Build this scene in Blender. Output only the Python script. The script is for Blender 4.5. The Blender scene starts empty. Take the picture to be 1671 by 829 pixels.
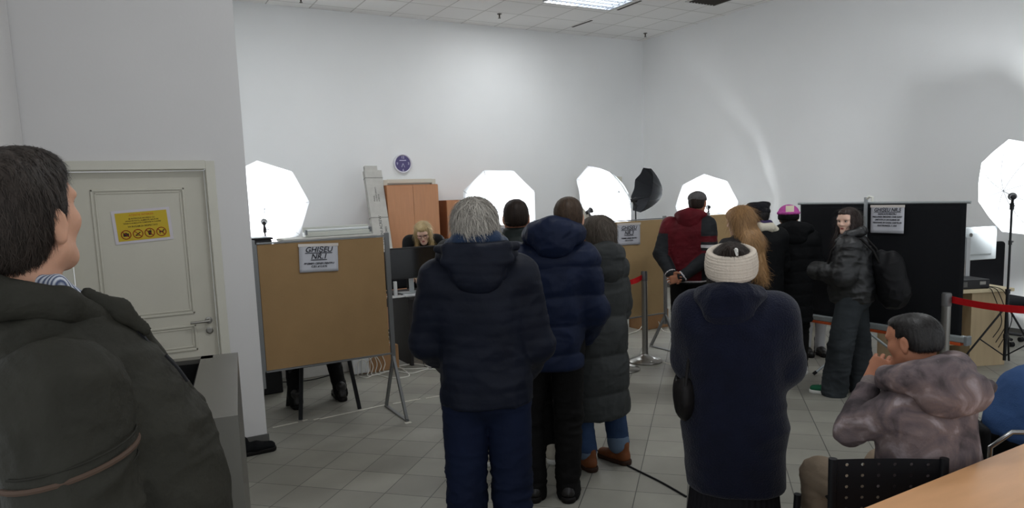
import bpy, math, random
import numpy as np
from mathutils import Vector, Matrix
import openvdb

random.seed(4)
scn = bpy.context.scene
COL = scn.collection

# ------------------------------------------------------------------ camera
F_PX, PITCH, ROLL, YAW, CX, CY = 1146.27, .120596, -.0356127, .518191, 839.66, 457.7
EYE = np.array([0, 0, 1.79])
_cp, _sp, _cr, _sr, _c, _s = math.cos(PITCH), math.sin(PITCH), math.cos(ROLL), math.sin(ROLL), math.cos(YAW), math.sin(YAW)
FWD = np.array([_s * _cp, _c * _cp, -_sp])
_R0 = np.array([_c, -_s, 0]); _U0 = np.cross(_R0, FWD)
RGT = _cr * _R0 + _sr * _U0
UPV = -_sr * _R0 + _cr * _U0
camd = bpy.data.cameras.new('camera'); cam = bpy.data.objects.new('camera', camd); COL.objects.link(cam)
camd.sensor_width = 36; camd.lens = F_PX / 1671 * 36
camd.shift_x = (835.5 - CX) / 1671; camd.shift_y = (CY - 414.5) / 1671
camd.clip_start = .05
m = Matrix.Identity(4)
for i in range(3):
    m[i][0] = RGT[i]; m[i][1] = UPV[i]; m[i][2] = -FWD[i]; m[i][3] = EYE[i]
cam.matrix_world = m
scn.camera = cam

# ------------------------------------------------------------------ colour management, world, lights
scn.view_settings.view_transform = 'Standard'
scn.view_settings.look = 'None'
scn.view_settings.exposure = 0.36
scn.view_settings.gamma = 1
scn.view_settings.use_curve_mapping = False
w = bpy.data.worlds.new('world'); scn.world = w; w.use_nodes = True
w.node_tree.nodes['Background'].inputs[0].default_value = (.90, .95, 1.0, 1)
w.node_tree.nodes['Background'].inputs[1].default_value = .75

def area(name, loc, tgt, sx, sy, power, color=(1, 1, 1)):
    l = bpy.data.lights.new(name, 'AREA'); l.shape = 'RECTANGLE'; l.size = sx; l.size_y = sy
    l.energy = power; l.color = color
    o = bpy.data.objects.new(name, l); COL.objects.link(o); o.location = loc
    d = Vector(tgt) - Vector(loc); o.rotation_euler = d.to_track_quat('-Z', 'Y').to_euler()
    return o

CEIL = 4.54
XR, YB = 8.86, 10.44
YL = 5.41          # face of the door wall
XC = .886          # its free corner
LAMP_GRID = [(2.2, 2.6), (2.2, 8.0), (5.6, 2.6), (5.6, 8.9)]
for lx, ly in LAMP_GRID:
    area('ceiling_lamp_light', (lx, ly, CEIL - .04), (lx, ly, 0), 1.1, .5, 26, (.95, .98, 1.0))

# ------------------------------------------------------------------ helpers: pixel -> place
def ray(x, y): return FWD + RGT * (x - CX) / F_PX - UPV * (y - CY) / F_PX
def PZ(x, y, z=0): d = ray(x, y); return EYE + d * (z - EYE[2]) / d[2]
def PY(x, y, Y): d = ray(x, y); return EYE + d * Y / d[1]
def PX(x, y, X): d = ray(x, y); return EYE + d * X / d[0]
def PD(x, y, D): return EYE + ray(x, y) * D
def AZ(px): return math.degrees(YAW) + math.degrees(math.atan((px - CX) / F_PX))

# ------------------------------------------------------------------ helpers: materials
def lin(r, g, b):
    f = lambda v: (v / 255 / 12.92) if v <= 10 else ((v / 255 + .055) / 1.055) ** 2.4
    return (f(r), f(g), f(b), 1)
MATS = {}
def mat(name, col, rough=.6, metal=0, spec=.4, noise=None, bump=None, sheen=0, trans=0, sss=0, coat=0, attr=None):
    """col linear rgba. noise=(scale, amount, stretch xyz) colour variation; bump=(scale,strength,stretch)"""
    if name in MATS: return MATS[name]
    if spec == .4 and rough >= .5: spec = .14
    M = bpy.data.materials.new(name); M.use_nodes = True; MATS[name] = M
    nt = M.node_tree; b = nt.nodes['Principled BSDF']
    b.inputs['Base Color'].default_value = col
    b.inputs['Roughness'].default_value = rough; b.inputs['Metallic'].default_value = metal
    b.inputs['Specular IOR Level'].default_value = spec
    if sheen: b.inputs['Sheen Weight'].default_value = sheen; b.inputs['Sheen Roughness'].default_value = .5
    if coat: b.inputs['Coat Weight'].default_value = coat
    if sss: b.inputs['Subsurface Weight'].default_value = sss; b.inputs['Subsurface Radius'].default_value = (.02, .008, .004); b.inputs['Subsurface Scale'].default_value = .3
    tc = nt.nodes.new('ShaderNodeTexCoord')
    def noi(scale, stretch, det=4):
        mp = nt.nodes.new('ShaderNodeMapping'); mp.inputs['Scale'].default_value = stretch
        nt.links.new(tc.outputs['Object'], mp.inputs[0])
        n = nt.nodes.new('ShaderNodeTexNoise'); n.inputs['Scale'].default_value = scale; n.inputs['Detail'].default_value = det
        nt.links.new(mp.outputs[0], n.inputs['Vector']); return n
    if noise:
        n = noi(noise[0], noise[2] if len(noise) > 2 else (1, 1, 1))
        r = nt.nodes.new('ShaderNodeMapRange'); a = noise[1]
        r.inputs[1].default_value = .3; r.inputs[2].default_value = .7
        r.inputs[3].default_value = 1 - a; r.inputs[4].default_value = 1 + a
        nt.links.new(n.outputs['Fac'], r.inputs[0])
        mx = nt.nodes.new('ShaderNodeVectorMath'); mx.operation = 'SCALE'
        mx.inputs[0].default_value = col[:3]
        nt.links.new(r.outputs[0], mx.inputs['Scale']); nt.links.new(mx.outputs[0], b.inputs['Base Color'])
    if attr:   # per-vertex tone multiplies the colour (strands of hair)
        at = nt.nodes.new('ShaderNodeAttribute'); at.attribute_name = attr
        mx2 = nt.nodes.new('ShaderNodeVectorMath'); mx2.operation = 'SCALE'; mx2.inputs[0].default_value = col[:3]
        nt.links.new(at.outputs['Fac'], mx2.inputs['Scale']); nt.links.new(mx2.outputs[0], b.inputs['Base Color'])
    if bump:
        n = noi(bump[0], bump[2] if len(bump) > 2 else (1, 1, 1), 3)
        bp = nt.nodes.new('ShaderNodeBump'); bp.inputs['Strength'].default_value = bump[1]; bp.inputs['Distance'].default_value = .01
        nt.links.new(n.outputs['Fac'], bp.inputs['Height']); nt.links.new(bp.outputs[0], b.inputs['Normal'])
    return M

def emis(name, col, s):
    M = bpy.data.materials.new(name); M.use_nodes = True; nt = M.node_tree
    b = nt.nodes['Principled BSDF']; b.inputs['Base Color'].default_value = col
    b.inputs['Emission Color'].default_value = col; b.inputs['Emission Strength'].default_value = s
    return M

# ------------------------------------------------------------------ helpers: meshes and objects
def link(name, V, Fc, M, parent=None, smooth=False, bevel=0, mats=None, fm=None, attr=None):
    me = bpy.data.meshes.new(name)
    V = np.asarray(V, np.float32)
    if isinstance(Fc, np.ndarray) and Fc.ndim == 2:
        n, k = Fc.shape
        me.vertices.add(len(V)); me.vertices.foreach_set('co', V.ravel())
        me.loops.add(n * k); me.loops.foreach_set('vertex_index', Fc.astype(np.int32).ravel())
        me.polygons.add(n); me.polygons.foreach_set('loop_start', np.arange(0, n * k, k, dtype=np.int32))
        me.update(calc_edges=True); me.validate()
    else:
        me.from_pydata([tuple(v) for v in V], [], [tuple(f) for f in Fc]); me.update()
    if smooth: me.polygons.foreach_set('use_smooth', [True] * len(me.polygons))
    for mm in (mats or [M]): me.materials.append(mm)
    if fm is not None: me.polygons.foreach_set('material_index', np.asarray(fm, np.int32))
    if attr is not None:
        a = me.attributes.new('tone', 'FLOAT', 'POINT'); a.data.foreach_set('value', np.asarray(attr, np.float32))
    o = bpy.data.objects.new(name, me); COL.objects.link(o)
    if parent is not None: o.parent = parent
    if bevel:
        md = o.modifiers.new('bevel', 'BEVEL'); md.width = bevel; md.segments = 2; md.limit_method = 'ANGLE'
    return o

class MB:
    """collects boxes, tubes and lathes into one mesh"""
    def __init__(s): s.V = []; s.F = []; s.sm = []
    def add(s, V, Fs):
        n = len(s.V); s.V += [tuple(v) for v in V]; s.F += [tuple(i + n for i in f) for f in Fs]; return s
    def box(s, c, d, R=None):
        c = np.array(c, float); d = np.array(d, float) / 2
        P = np.array([[x, y, z] for x in (-1, 1) for y in (-1, 1) for z in (-1, 1)]) * d
        if R is not None: P = P @ np.array(R).T
        return s.add(P + c, [(0, 1, 3, 2), (4, 6, 7, 5), (0, 4, 5, 1), (2, 3, 7, 6), (0, 2, 6, 4), (1, 5, 7, 3)])
    def bar(s, a, b, w, h, up=(0, 0, 1)):
        a, b = np.array(a, float), np.array(b, float); L = np.linalg.norm(b - a); t = (b - a) / L
        u = np.array(up, float); u -= t * (u @ t)
        if np.linalg.norm(u) < 1e-4: u = np.array([0, 1, 0]) - t * t[1]
        u /= np.linalg.norm(u); r = np.cross(t, u)
        return s.box((a + b) / 2, (w, L, h), np.stack([r, t, u], 1))
    def tube(s, pts, r, n=10, caps=True):
        pts = [np.array(p, float) for p in pts]; N = len(pts)
        rr = r if hasattr(r, '__len__') else [r] * N
        V = []; T0 = None
        for i in range(N):
            t = pts[min(i + 1, N - 1)] - pts[max(i - 1, 0)]; t /= np.linalg.norm(t) + 1e-9
            if T0 is None:
                a = np.array([0, 0, 1.]) if abs(t[2]) < .9 else np.array([1., 0, 0]); u = np.cross(t, a); u /= np.linalg.norm(u)
            else:
                u = u - t * (u @ t); u /= np.linalg.norm(u) + 1e-9
            T0 = t; v = np.cross(t, u)
            for k in range(n):
                a = 2 * math.pi * k / n; V.append(pts[i] + rr[i] * (math.cos(a) * u + math.sin(a) * v))
        Fs = [(i * n + k, i * n + (k + 1) % n, (i + 1) * n + (k + 1) % n, (i + 1) * n + k) for i in range(N - 1) for k in range(n)]
        if caps: Fs += [tuple(range(n))[::-1], tuple((N - 1) * n + k for k in range(n))]
        return s.add(V, Fs)
    def lathe(s, prof, c=(0, 0, 0), n=32, R=None):
        V = []
        for (r, z) in prof:
            for k in range(n):
                a = 2 * math.pi * k / n; V.append((r * math.cos(a), r * math.sin(a), z))
        V = np.array(V)
        if R is not None: V = V @ np.array(R).T
        N = len(prof)
        Fs = [(i * n + k, i * n + (k + 1) % n, (i + 1) * n + (k + 1) % n, (i + 1) * n + k) for i in range(N - 1) for k in range(n)]
        Fs += [tuple(range(n))[::-1], tuple((N - 1) * n + k for k in range(n))]
        return s.add(V + np.array(c), Fs)
    def ob(s, name, M, parent=None, smooth=False, bevel=0):
        o = link(name, s.V, s.F, M, parent, smooth=False, bevel=bevel)
        if smooth:
            me = o.data; me.polygons.foreach_set('use_smooth', [True] * len(me.polygons))
            try: me.set_sharp_from_angle(angle=math.radians(40))
            except Exception: pass
        return o

def tag(o, label, cat, group=None, kind=None):
    if label: o['label'] = label
    if cat: o['category'] = cat
    if group: o['group'] = group
    if kind: o['kind'] = kind
    return o
def thing(name, label, cat, loc=(0, 0, 0), rz=0, group=None):
    o = bpy.data.objects.new(name, None); COL.objects.link(o); o.empty_display_size = .1
    o.location = loc; o.rotation_euler = (0, 0, rz); return tag(o, label, cat, group)
def struct(o): o['kind'] = 'structure'; return o
def dup(root, loc=None, rz=None, label=None):
    r = root.copy(); COL.objects.link(r)
    if loc is not None: r.location = loc
    if rz is not None: r.rotation_euler = (0, 0, rz)
    if label: r['label'] = label
    for ch in list(root.children):
        c = ch.copy(); COL.objects.link(c); c.parent = r
        for g in list(ch.children):
            d = g.copy(); COL.objects.link(d); d.parent = c
    return r
def rotm(axis, deg): return np.array(Matrix.Rotation(math.radians(deg), 3, axis))
def text(body, size, M, parent, loc, rot=(math.pi / 2, 0, 0), shear=0, bold=0, align='CENTER', name='lettering', sx=1, underline=False):
    c = bpy.data.curves.new(name, 'FONT'); c.body = body; c.size = size; c.shear = shear; c.offset = bold
    c.align_x = align; c.extrude = .0002; c.materials.append(M)
    if underline:
        for k in range(len(body)): c.body_format[k].use_underline = True
        c.underline_height = .07; c.underline_position = -.06
    tmp = bpy.data.objects.new(name, c); COL.objects.link(tmp); dg = bpy.context.evaluated_depsgraph_get()
    me = bpy.data.meshes.new_from_object(tmp.evaluated_get(dg)); bpy.data.objects.remove(tmp); bpy.data.curves.remove(c)
    if not me.materials: me.materials.append(M)
    o = bpy.data.objects.new(name, me); COL.objects.link(o); o.parent = parent; o.location = loc; o.rotation_euler = rot
    o.scale = (sx, 1, 1); return o
# ------------------------------------------------------------------ helpers: value noise and solid modelling
_rng = np.random.RandomState(7); _LAT = _rng.rand(32, 32, 32).astype(np.float32)
def vnoise(P, sc, off=0):
    Q = P * sc + off + 100.; I = np.floor(Q).astype(int); f = Q - I; f = f * f * (3 - 2 * f)
    out = 0
    for dx in (0, 1):
        for dy in (0, 1):
            for dz in (0, 1):
                wgt = (f[:, 0] if dx else 1 - f[:, 0]) * (f[:, 1] if dy else 1 - f[:, 1]) * (f[:, 2] if dz else 1 - f[:, 2])
                out = out + wgt * _LAT[(I[:, 0] + dx) % 32, (I[:, 1] + dy) % 32, (I[:, 2] + dz) % 32]
    return out
def folds(P, sc=(9, 9, 14), off=0):
    P = P * np.array(sc)
    W = P + 1.2 * np.stack([vnoise(P, .6, off), vnoise(P, .6, off + 9), vnoise(P, .6, off + 17)], 1)
    r = 1 - np.abs(2 * vnoise(W, 1, off + 3) - 1); r2 = 1 - np.abs(2 * vnoise(W, 2.3, off + 5) - 1)
    return r ** 1.5 * .7 + r2 ** 1.5 * .3 - .45

class Sdf:
    def __init__(s, vox=.008): s.v = vox; s.ops = []; s.frame()
    def frame(s, R=None, t=(0, 0, 0)):
        s.R = np.eye(3) if R is None else np.array(R, float); s.t = np.array(t, float); return s
    def _add(s, fn, lo, hi, k, op):
        lo, hi = np.array(lo, float), np.array(hi, float)
        C = np.array([[x, y, z] for x in (lo[0], hi[0]) for y in (lo[1], hi[1]) for z in (lo[2], hi[2])]) @ s.R.T + s.t
        pad = k + 3 * s.v
        s.ops.append((fn, C.min(0) - pad, C.max(0) + pad, k, op, s.R.copy(), s.t.copy())); return s
    def cone(s, a, b, ra, rb, k=.02, op='+', sq=(1, 1, 1)):
        sq = np.array(sq, float); a = np.array(a, float); b = np.array(b, float)
        A = a / sq; B = b / sq; mn = sq.min(); r1, r2 = ra, rb
        ab = B - A; L2 = ab @ ab + 1e-12
        def fn(P):
            Q = P / sq - A; h = np.clip(Q @ ab / L2, 0, 1)
            return (np.sqrt(((Q - h[:, None] * ab) ** 2).sum(1)) - (r1 + (r2 - r1) * h)) * mn
        ext = max(ra, rb) * sq
        return s._add(fn, np.minimum(a, b) - ext, np.maximum(a, b) + ext, k, op)
    def chain(s, pts, rs, k=.02, sq=(1, 1, 1)):
        for i in range(len(pts) - 1): s.cone(pts[i], pts[i + 1], rs[i], rs[i + 1], k, '+', sq)
        return s
    def ell(s, c, r, k=.02, op='+'):
        c = np.array(c, float); r = np.array(r, float); mn = r.min()
        def fn(P):
            Q = (P - c); k0 = np.sqrt(((Q / r) ** 2).sum(1)); k1 = np.sqrt(((Q / r ** 2) ** 2).sum(1)) + 1e-9
            return np.where(k0 < .3, (k0 - 1) * mn, k0 * (k0 - 1) / k1)
        return s._add(fn, c - r, c + r, k, op)
    def box(s, c, d, rnd=.01, k=.01, op='+'):
        c = np.array(c, float); d = np.array(d, float) / 2 - rnd
        def fn(P):
            q = np.abs(P - c) - d
            return np.sqrt((np.maximum(q, 0) ** 2).sum(1)) + np.minimum(q.max(1), 0) - rnd
        return s._add(fn, c - d - rnd, c + d + rnd, k, op)
    def loft(s, rings, k=.03, op='+', n=2.3, rnd=.0):
        """rings: (z, cx, cy, rx, ry)"""
        A = np.array(sorted(rings), float); z0, z1 = A[0, 0], A[-1, 0]
        zz = np.linspace(z0, z1, 80); T = []
        for j in range(1, 5):
            y = np.interp(zz, A[:, 0], A[:, j]); ker = np.array([1, 2, 3, 2, 1]) / 9.
            y = np.convolve(np.pad(y, 2, mode='edge'), ker, 'valid'); T.append(y)
        def fn(P):
            z = P[:, 2]; cx, cy, rx, ry = [np.interp(z, zz, t) for t in T]
            u = np.abs((P[:, 0] - cx) / rx); v = np.abs((P[:, 1] - cy) / ry)
            q = (u ** n + v ** n) ** (1 / n)
            d = (q - 1) * np.minimum(rx, ry)
            e = np.maximum(z0 + rnd - z, z - z1 + rnd)
            return np.where((d > -rnd) & (e > -rnd) if rnd else (d > 0) & (e > 0), np.sqrt(np.maximum(d + rnd, 0) ** 2 + np.maximum(e, 0) ** 2) - rnd, np.maximum(d, e - rnd))
        mx = max(A[:, 3].max(), A[:, 4].max())
        return s._add(fn, (A[:, 1].min() - A[:, 3].max(), A[:, 2].min() - A[:, 4].max(), z0), (A[:, 1].max() + A[:, 3].max(), A[:, 2].max() + A[:, 4].max(), z1), k, op)
    def mesh(s, disp=None, warp=None):
        pos = [o for o in s.ops if o[4] == '+']
        lo = np.min([o[1] for o in pos], 0); hi = np.max([o[2] for o in pos], 0); v = s.v
        n = np.ceil((hi - lo) / v).astype(int) + 2
        G = np.full(n, .1, np.float32)
        for fn, a, b, k, op, R, t in s.ops:
            i0 = np.clip(np.floor((a - lo) / v).astype(int), 0, n); i1 = np.clip(np.ceil((b - lo) / v).astype(int) + 1, 0, n)
            if (i1 <= i0).any(): continue
            ax = [lo[j] + np.arange(i0[j], i1[j]) * v for j in range(3)]
            X, Y, Z = np.meshgrid(*ax, indexing='ij')
            P = np.stack([X.ravel(), Y.ravel(), Z.ravel()], 1); P = (P - t) @ R
            d = fn(P).reshape(X.shape).astype(np.float32)
            sl = tuple(slice(i0[j], i1[j]) for j in range(3)); g = G[sl]
            if op == '+':
                h = np.maximum(k - np.abs(g - d), 0) / max(k, 1e-6); G[sl] = np.minimum(g, d) - h * h * k * .25
            elif op == '-':
                d = -d; h = np.maximum(k - np.abs(g - d), 0) / max(k, 1e-6); G[sl] = np.maximum(g, d) + h * h * k * .25
            else:
                G[sl] = np.maximum(g, d)
        G[0], G[-1] = .1, .1; G[:, 0], G[:, -1] = .1, .1; G[:, :, 0], G[:, :, -1] = .1, .1
        gr = openvdb.FloatGrid(.1); gr.copyFromArray(G)
        V, Q = gr.convertToQuads(0.0); V = V.astype(np.float64) * v + lo
        Nn = vnorm(V, Q)
        # orientation: outward means the field grows along the normal
        i = np.clip(((V + Nn * v * 1.5 - lo) / v).round().astype(int), 0, n - 1); j = np.clip(((V - Nn * v * 1.5 - lo) / v).round().astype(int), 0, n - 1)
        if (G[i[:, 0], i[:, 1], i[:, 2]] - G[j[:, 0], j[:, 1], j[:, 2]]).mean() < 0: Q = Q[:, ::-1]; Nn = -Nn
        if disp is not None: V = V + Nn * disp(V, Nn)[:, None]
        return V, Q.astype(np.int32), Nn
    def ob(s, name, M, parent=None, disp=None, mats=None, fmfn=None, label=None):
        V, Q, N = s.mesh(disp); fm = None
        if fmfn is not None: fm = fmfn(V[Q].mean(1))
        o = link(name, V, Q, M, parent, smooth=True, mats=mats, fm=fm)
        if label: o['label'] = label
        return o
def vnorm(V, Q):
    a = V[Q[:, 2]] - V[Q[:, 0]]; b = V[Q[:, 3]] - V[Q[:, 1]]; n = np.cross(a, b)
    N = np.zeros_like(V)
    for j in range(4):
        for c in range(3): N[:, c] += np.bincount(Q[:, j], n[:, c], len(V))
    return N / (np.linalg.norm(N, axis=1, keepdims=True) + 1e-12)
# ================================================================== the room
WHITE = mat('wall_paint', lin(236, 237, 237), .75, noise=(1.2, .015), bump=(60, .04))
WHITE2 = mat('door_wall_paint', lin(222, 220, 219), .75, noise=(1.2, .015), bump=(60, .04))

def tile_floor():
    M = bpy.data.materials.new('floor_tiles'); M.use_nodes = True; nt = M.node_tree; L = nt.links.new
    b = nt.nodes['Principled BSDF']; b.inputs['Roughness'].default_value = .45; b.inputs['Specular IOR Level'].default_value = .35
    tc = nt.nodes.new('ShaderNodeTexCoord'); sx = nt.nodes.new('ShaderNodeSeparateXYZ'); L(tc.outputs['Object'], sx.inputs[0])
    def mth(op, a, bb=None):
        n = nt.nodes.new('ShaderNodeMath'); n.operation = op
        for i, q in enumerate((a, bb)):
            if q is None: continue
            if isinstance(q, (int, float)): n.inputs[i].default_value = q
            else: L(q, n.inputs[i])
        return n.outputs[0]
    X, Y = sx.outputs[0], sx.outputs[1]
    u = mth('SUBTRACT', mth('MULTIPLY', mth('ADD', X, Y), .70711), 4.066 - 30)
    v = mth('ADD', mth('MULTIPLY', mth('SUBTRACT', X, Y), .70711), 2.505 + 30)
    cb = nt.nodes.new('ShaderNodeCombineXYZ'); L(u, cb.inputs[0]); L(v, cb.inputs[1])
    br = nt.nodes.new('ShaderNodeTexBrick'); br.offset = 0; br.squash = 1
    for k_, v_ in (('Scale', 1), ('Brick Width', .3), ('Row Height', .3), ('Mortar Size', .0028), ('Mortar Smooth', .15), ('Bias', 0)): br.inputs[k_].default_value = v_
    br.inputs['Color1'].default_value = lin(136, 134, 125); br.inputs['Color2'].default_value = lin(152, 150, 140); br.inputs['Mortar'].default_value = lin(78, 77, 74)
    L(cb.outputs[0], br.inputs['Vector'])
    n = nt.nodes.new('ShaderNodeTexNoise'); n.inputs['Scale'].default_value = 2.2; n.inputs['Detail'].default_value = 6; L(tc.outputs['Object'], n.inputs['Vector'])
    r = nt.nodes.new('ShaderNodeMapRange'); r.inputs[1].default_value = .3; r.inputs[2].default_value = .7; r.inputs[3].default_value = .86; r.inputs[4].default_value = 1.1
    L(n.outputs['Fac'], r.inputs[0]); mx = nt.nodes.new('ShaderNodeVectorMath'); mx.operation = 'SCALE'
    L(br.outputs['Color'], mx.inputs[0]); L(r.outputs[0], mx.inputs['Scale']); L(mx.outputs[0], b.inputs['Base Color'])
    bp = nt.nodes.new('ShaderNodeBump'); bp.inputs['Strength'].default_value = .4; bp.inputs['Distance'].default_value = .002; bp.invert = True
    L(br.outputs['Fac'], bp.inputs['Height']); L(bp.outputs[0], b.inputs['Normal'])
    return M
def ceil_mat():
    M = bpy.data.materials.new('ceiling_tiles'); M.use_nodes = True; nt = M.node_tree; L = nt.links.new
    b = nt.nodes['Principled BSDF']; b.inputs['Roughness'].default_value = .9
    tc = nt.nodes.new('ShaderNodeTexCoord'); mp = nt.nodes.new('ShaderNodeMapping'); mp.inputs['Location'].default_value = (30 - XR + .12, 30 - YB + .22, 0)
    L(tc.outputs['Object'], mp.inputs[0])
    br = nt.nodes.new('ShaderNodeTexBrick'); br.offset = 0
    for k_, v_ in (('Scale', 1), ('Brick Width', .6), ('Row Height', .6), ('Mortar Size', .010), ('Mortar Smooth', .3), ('Bias', 0)): br.inputs[k_].default_value = v_
    br.inputs['Color1'].default_value = lin(240, 239, 237); br.inputs['Color2'].default_value = lin(234, 233, 231); br.inputs['Mortar'].default_value = lin(196, 194, 190)
    L(mp.outputs[0], br.inputs['Vector'])
    n = nt.nodes.new('ShaderNodeTexNoise'); n.inputs['Scale'].default_value = 40; L(tc.outputs['Object'], n.inputs['Vector'])
    bp = nt.nodes.new('ShaderNodeBump'); bp.inputs['Strength'].default_value = .15; L(n.outputs['Fac'], bp.inputs['Height']); L(bp.outputs[0], b.inputs['Normal'])
    L(br.outputs['Color'], b.inputs['Base Color']); return M

struct(MB().box((3.4, 4.2, -.05), (11.2, 12.8, .1)).ob('floor', tile_floor()))
struct(MB().box((3.4, 4.2, CEIL + .05), (11.2, 12.8, .1)).ob('ceiling', ceil_mat()))
struct(MB().box((4.9, YB + .1, CEIL / 2), (8.4, .2, CEIL)).ob('wall_back', WHITE))
struct(MB().box((XR + .1, 4.0, CEIL / 2), (.2, 13.1, CEIL)).ob('wall_right', WHITE))
# door wall (a block that ends at a free corner) with an opening for the door
DX0, DX1, DZ = -.235, .610, 2.045     # door leaf
mb = MB()
mb.box(((-2.2 + DX0 - .03) / 2, YL + .12, CEIL / 2), (DX0 - .03 + 2.2, .24, CEIL))
mb.box(((XC + DX1 + .03) / 2, YL + .12, CEIL / 2), (XC - DX1 - .03, .24, CEIL))
mb.box(((DX0 + DX1) / 2, YL + .12, (CEIL + DZ + .02) / 2), (DX1 - DX0 + .06, .24, CEIL - DZ - .02))
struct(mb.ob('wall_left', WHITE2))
struct(MB().box((XC - .12, (YL + .24 + YB) / 2, CEIL / 2), (.24, YB - YL - .24, CEIL)).ob('wall_side', WHITE))
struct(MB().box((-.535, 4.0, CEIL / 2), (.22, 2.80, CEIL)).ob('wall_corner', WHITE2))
BASE = mat('baseboard_tile', lin(96, 95, 92), .4)
struct(MB().box(((XC + DX1 + .09) / 2 + .002, YL - .006, .035), (XC - DX1 - .07, .012, .07)).ob('baseboard_left', BASE))
struct(MB().box(((XC + XR) / 2, YB - .006, .04), (XR - XC, .012, .08)).ob('baseboard_back', BASE))
struct(MB().box((XR - .006, 4.0, .04), (.012, 12.8, .08)).ob('baseboard_right', BASE))

# ---- door_1 with its frame
CREAM = mat('cream_door_paint', lin(206, 202, 188), .45, noise=(3, .03))
CREAM2 = mat('cream_frame_paint', lin(212, 209, 196), .45, noise=(3, .03))
STEEL = mat('brushed_steel', lin(150, 148, 142), .35, metal=1)
PAPER0 = mat('sheet_paper', lin(214, 208, 214), .6)
def door(name, x0, x1, zt, yf, face=-1, handle=True):
    root = bpy.data.objects.new(name, None); COL.objects.link(root); root['kind'] = 'structure'
    fw = .06
    f = MB()
    f.box((x0 - fw / 2 - .005, yf - .012, (zt + fw) / 2), (fw, .024, zt + fw)); f.box((x1 + fw / 2 + .005, yf - .012, (zt + fw) / 2), (fw, .024, zt + fw))
    f.box(((x0 + x1) / 2, yf - .012, zt + fw / 2 + .005), (x1 - x0 + .01, .024, fw))
    f.box((x0 - .012, yf + .06, zt / 2), (.02, .12, zt)); f.box((x1 + .012, yf + .06, zt / 2), (.02, .12, zt)); f.box(((x0 + x1) / 2, yf + .06, zt + .006), (x1 - x0, .12, .012))
    f.ob('door_frame', CREAM2, root, bevel=.003)
    # leaf with two raised panels, built as stepped rails
    W = x1 - x0; l = MB(); yl = yf + .035
    l.box(((x0 + x1) / 2, yl + .02, zt / 2), (W - .006, .03, zt - .01))
    def panel(a, b, z0, z1):
        for (i, dp, wd) in ((0, .010, .014), (.022, .006, .010)):
            l.box(((a + b) / 2, yl + .005 - dp / 2, z0 + i + wd / 2), (b - a - 2 * i, dp, wd)); l.box(((a + b) / 2, yl + .005 - dp / 2, z1 - i - wd / 2), (b - a - 2 * i, dp, wd))
            l.box((a + i + wd / 2, yl + .005 - dp / 2, (z0 + z1) / 2), (wd, dp, z1 - z0 - 2 * i)); l.box((b - i - wd / 2, yl + .005 - dp / 2, (z0 + z1) / 2), (wd, dp, z1 - z0 - 2 * i))
    sd = .14
    panel(x0 + sd, x1 - sd, 1.035, zt - .12); panel(x0 + sd, x1 - sd, .77, .955); panel(x0 + sd, x1 - sd, .18, .70)
    l.ob('door_leaf', CREAM, root, bevel=.004)
    if handle:
        h = MB(); hx, hz = x1 - .055, .975
        h.lathe([(.024, 0), (.024, .008), (.012, .010), (.010, .05), (.010, .05)], (hx, yl, hz), 20, rotm('X', 90))
        h.tube([(hx, yl - .045, hz), (hx - .03, yl - .052, hz), (hx - .125, yl - .050, hz - .002)], .009, 10)
        h.lathe([(.024, 0), (.024, .008), (.016, .011), (.016, .011)], (hx, yl, hz - .075), 20, rotm('X', 90))
        h.box((hx, yl - .012, hz - .078), (.006, .004, .014))
        h.ob('door_handle', STEEL, root, smooth=True)
    return root
door('door_1', DX0, DX1, DZ, YL)
door('door_2', 3.70, 4.42, 2.03, YB - .16, handle=False)
door('door_3', 7.36, 8.12, 2.00, YB - .16, handle=False)

# ---- yellow warning sheet taped on the door
YM = mat('yellow_print', lin(206, 178, 60), .6); RM = mat('red_print', lin(150, 52, 36), .6); DM = mat('dark_print', lin(60, 52, 44), .6); ORM = mat('orange_print', lin(196, 110, 40), .6)
yd_ = YL + .040 - .004; pc_ = PY(233, 368, yd_)
t = thing('warning_sign', 'yellow warning sheet with four prohibition symbols taped on the cream door', 'sign', (pc_[0], yd_, pc_[2])); t.rotation_euler = (0, math.radians(-3), 0)
MB().box((0, 0, 0), (.355, .002, .225)).ob('paper', PAPER0, t); MB().box((0, -.0015, 0), (.315, .002, .190)).ob('yellow_panel', YM, t)
for s_, z_, sz_, M_ in (('ATENTIE INTERZIS', .070, .018, ORM), ('SE INTERZICE ACCESUL CU', .048, .013, DM), ('APARATE FOTO, ALIMENTE, BAUTURI', .033, .012, DM), ('TIGARI SI ANIMALE DE COMPANIE IN CLADIRE', .018, .011, DM), ('VA RUGAM SA RESPECTATI', -.006, .015, DM)):
    text(s_, sz_, M_, t, (0, -.0028, z_), bold=.0002)
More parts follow.
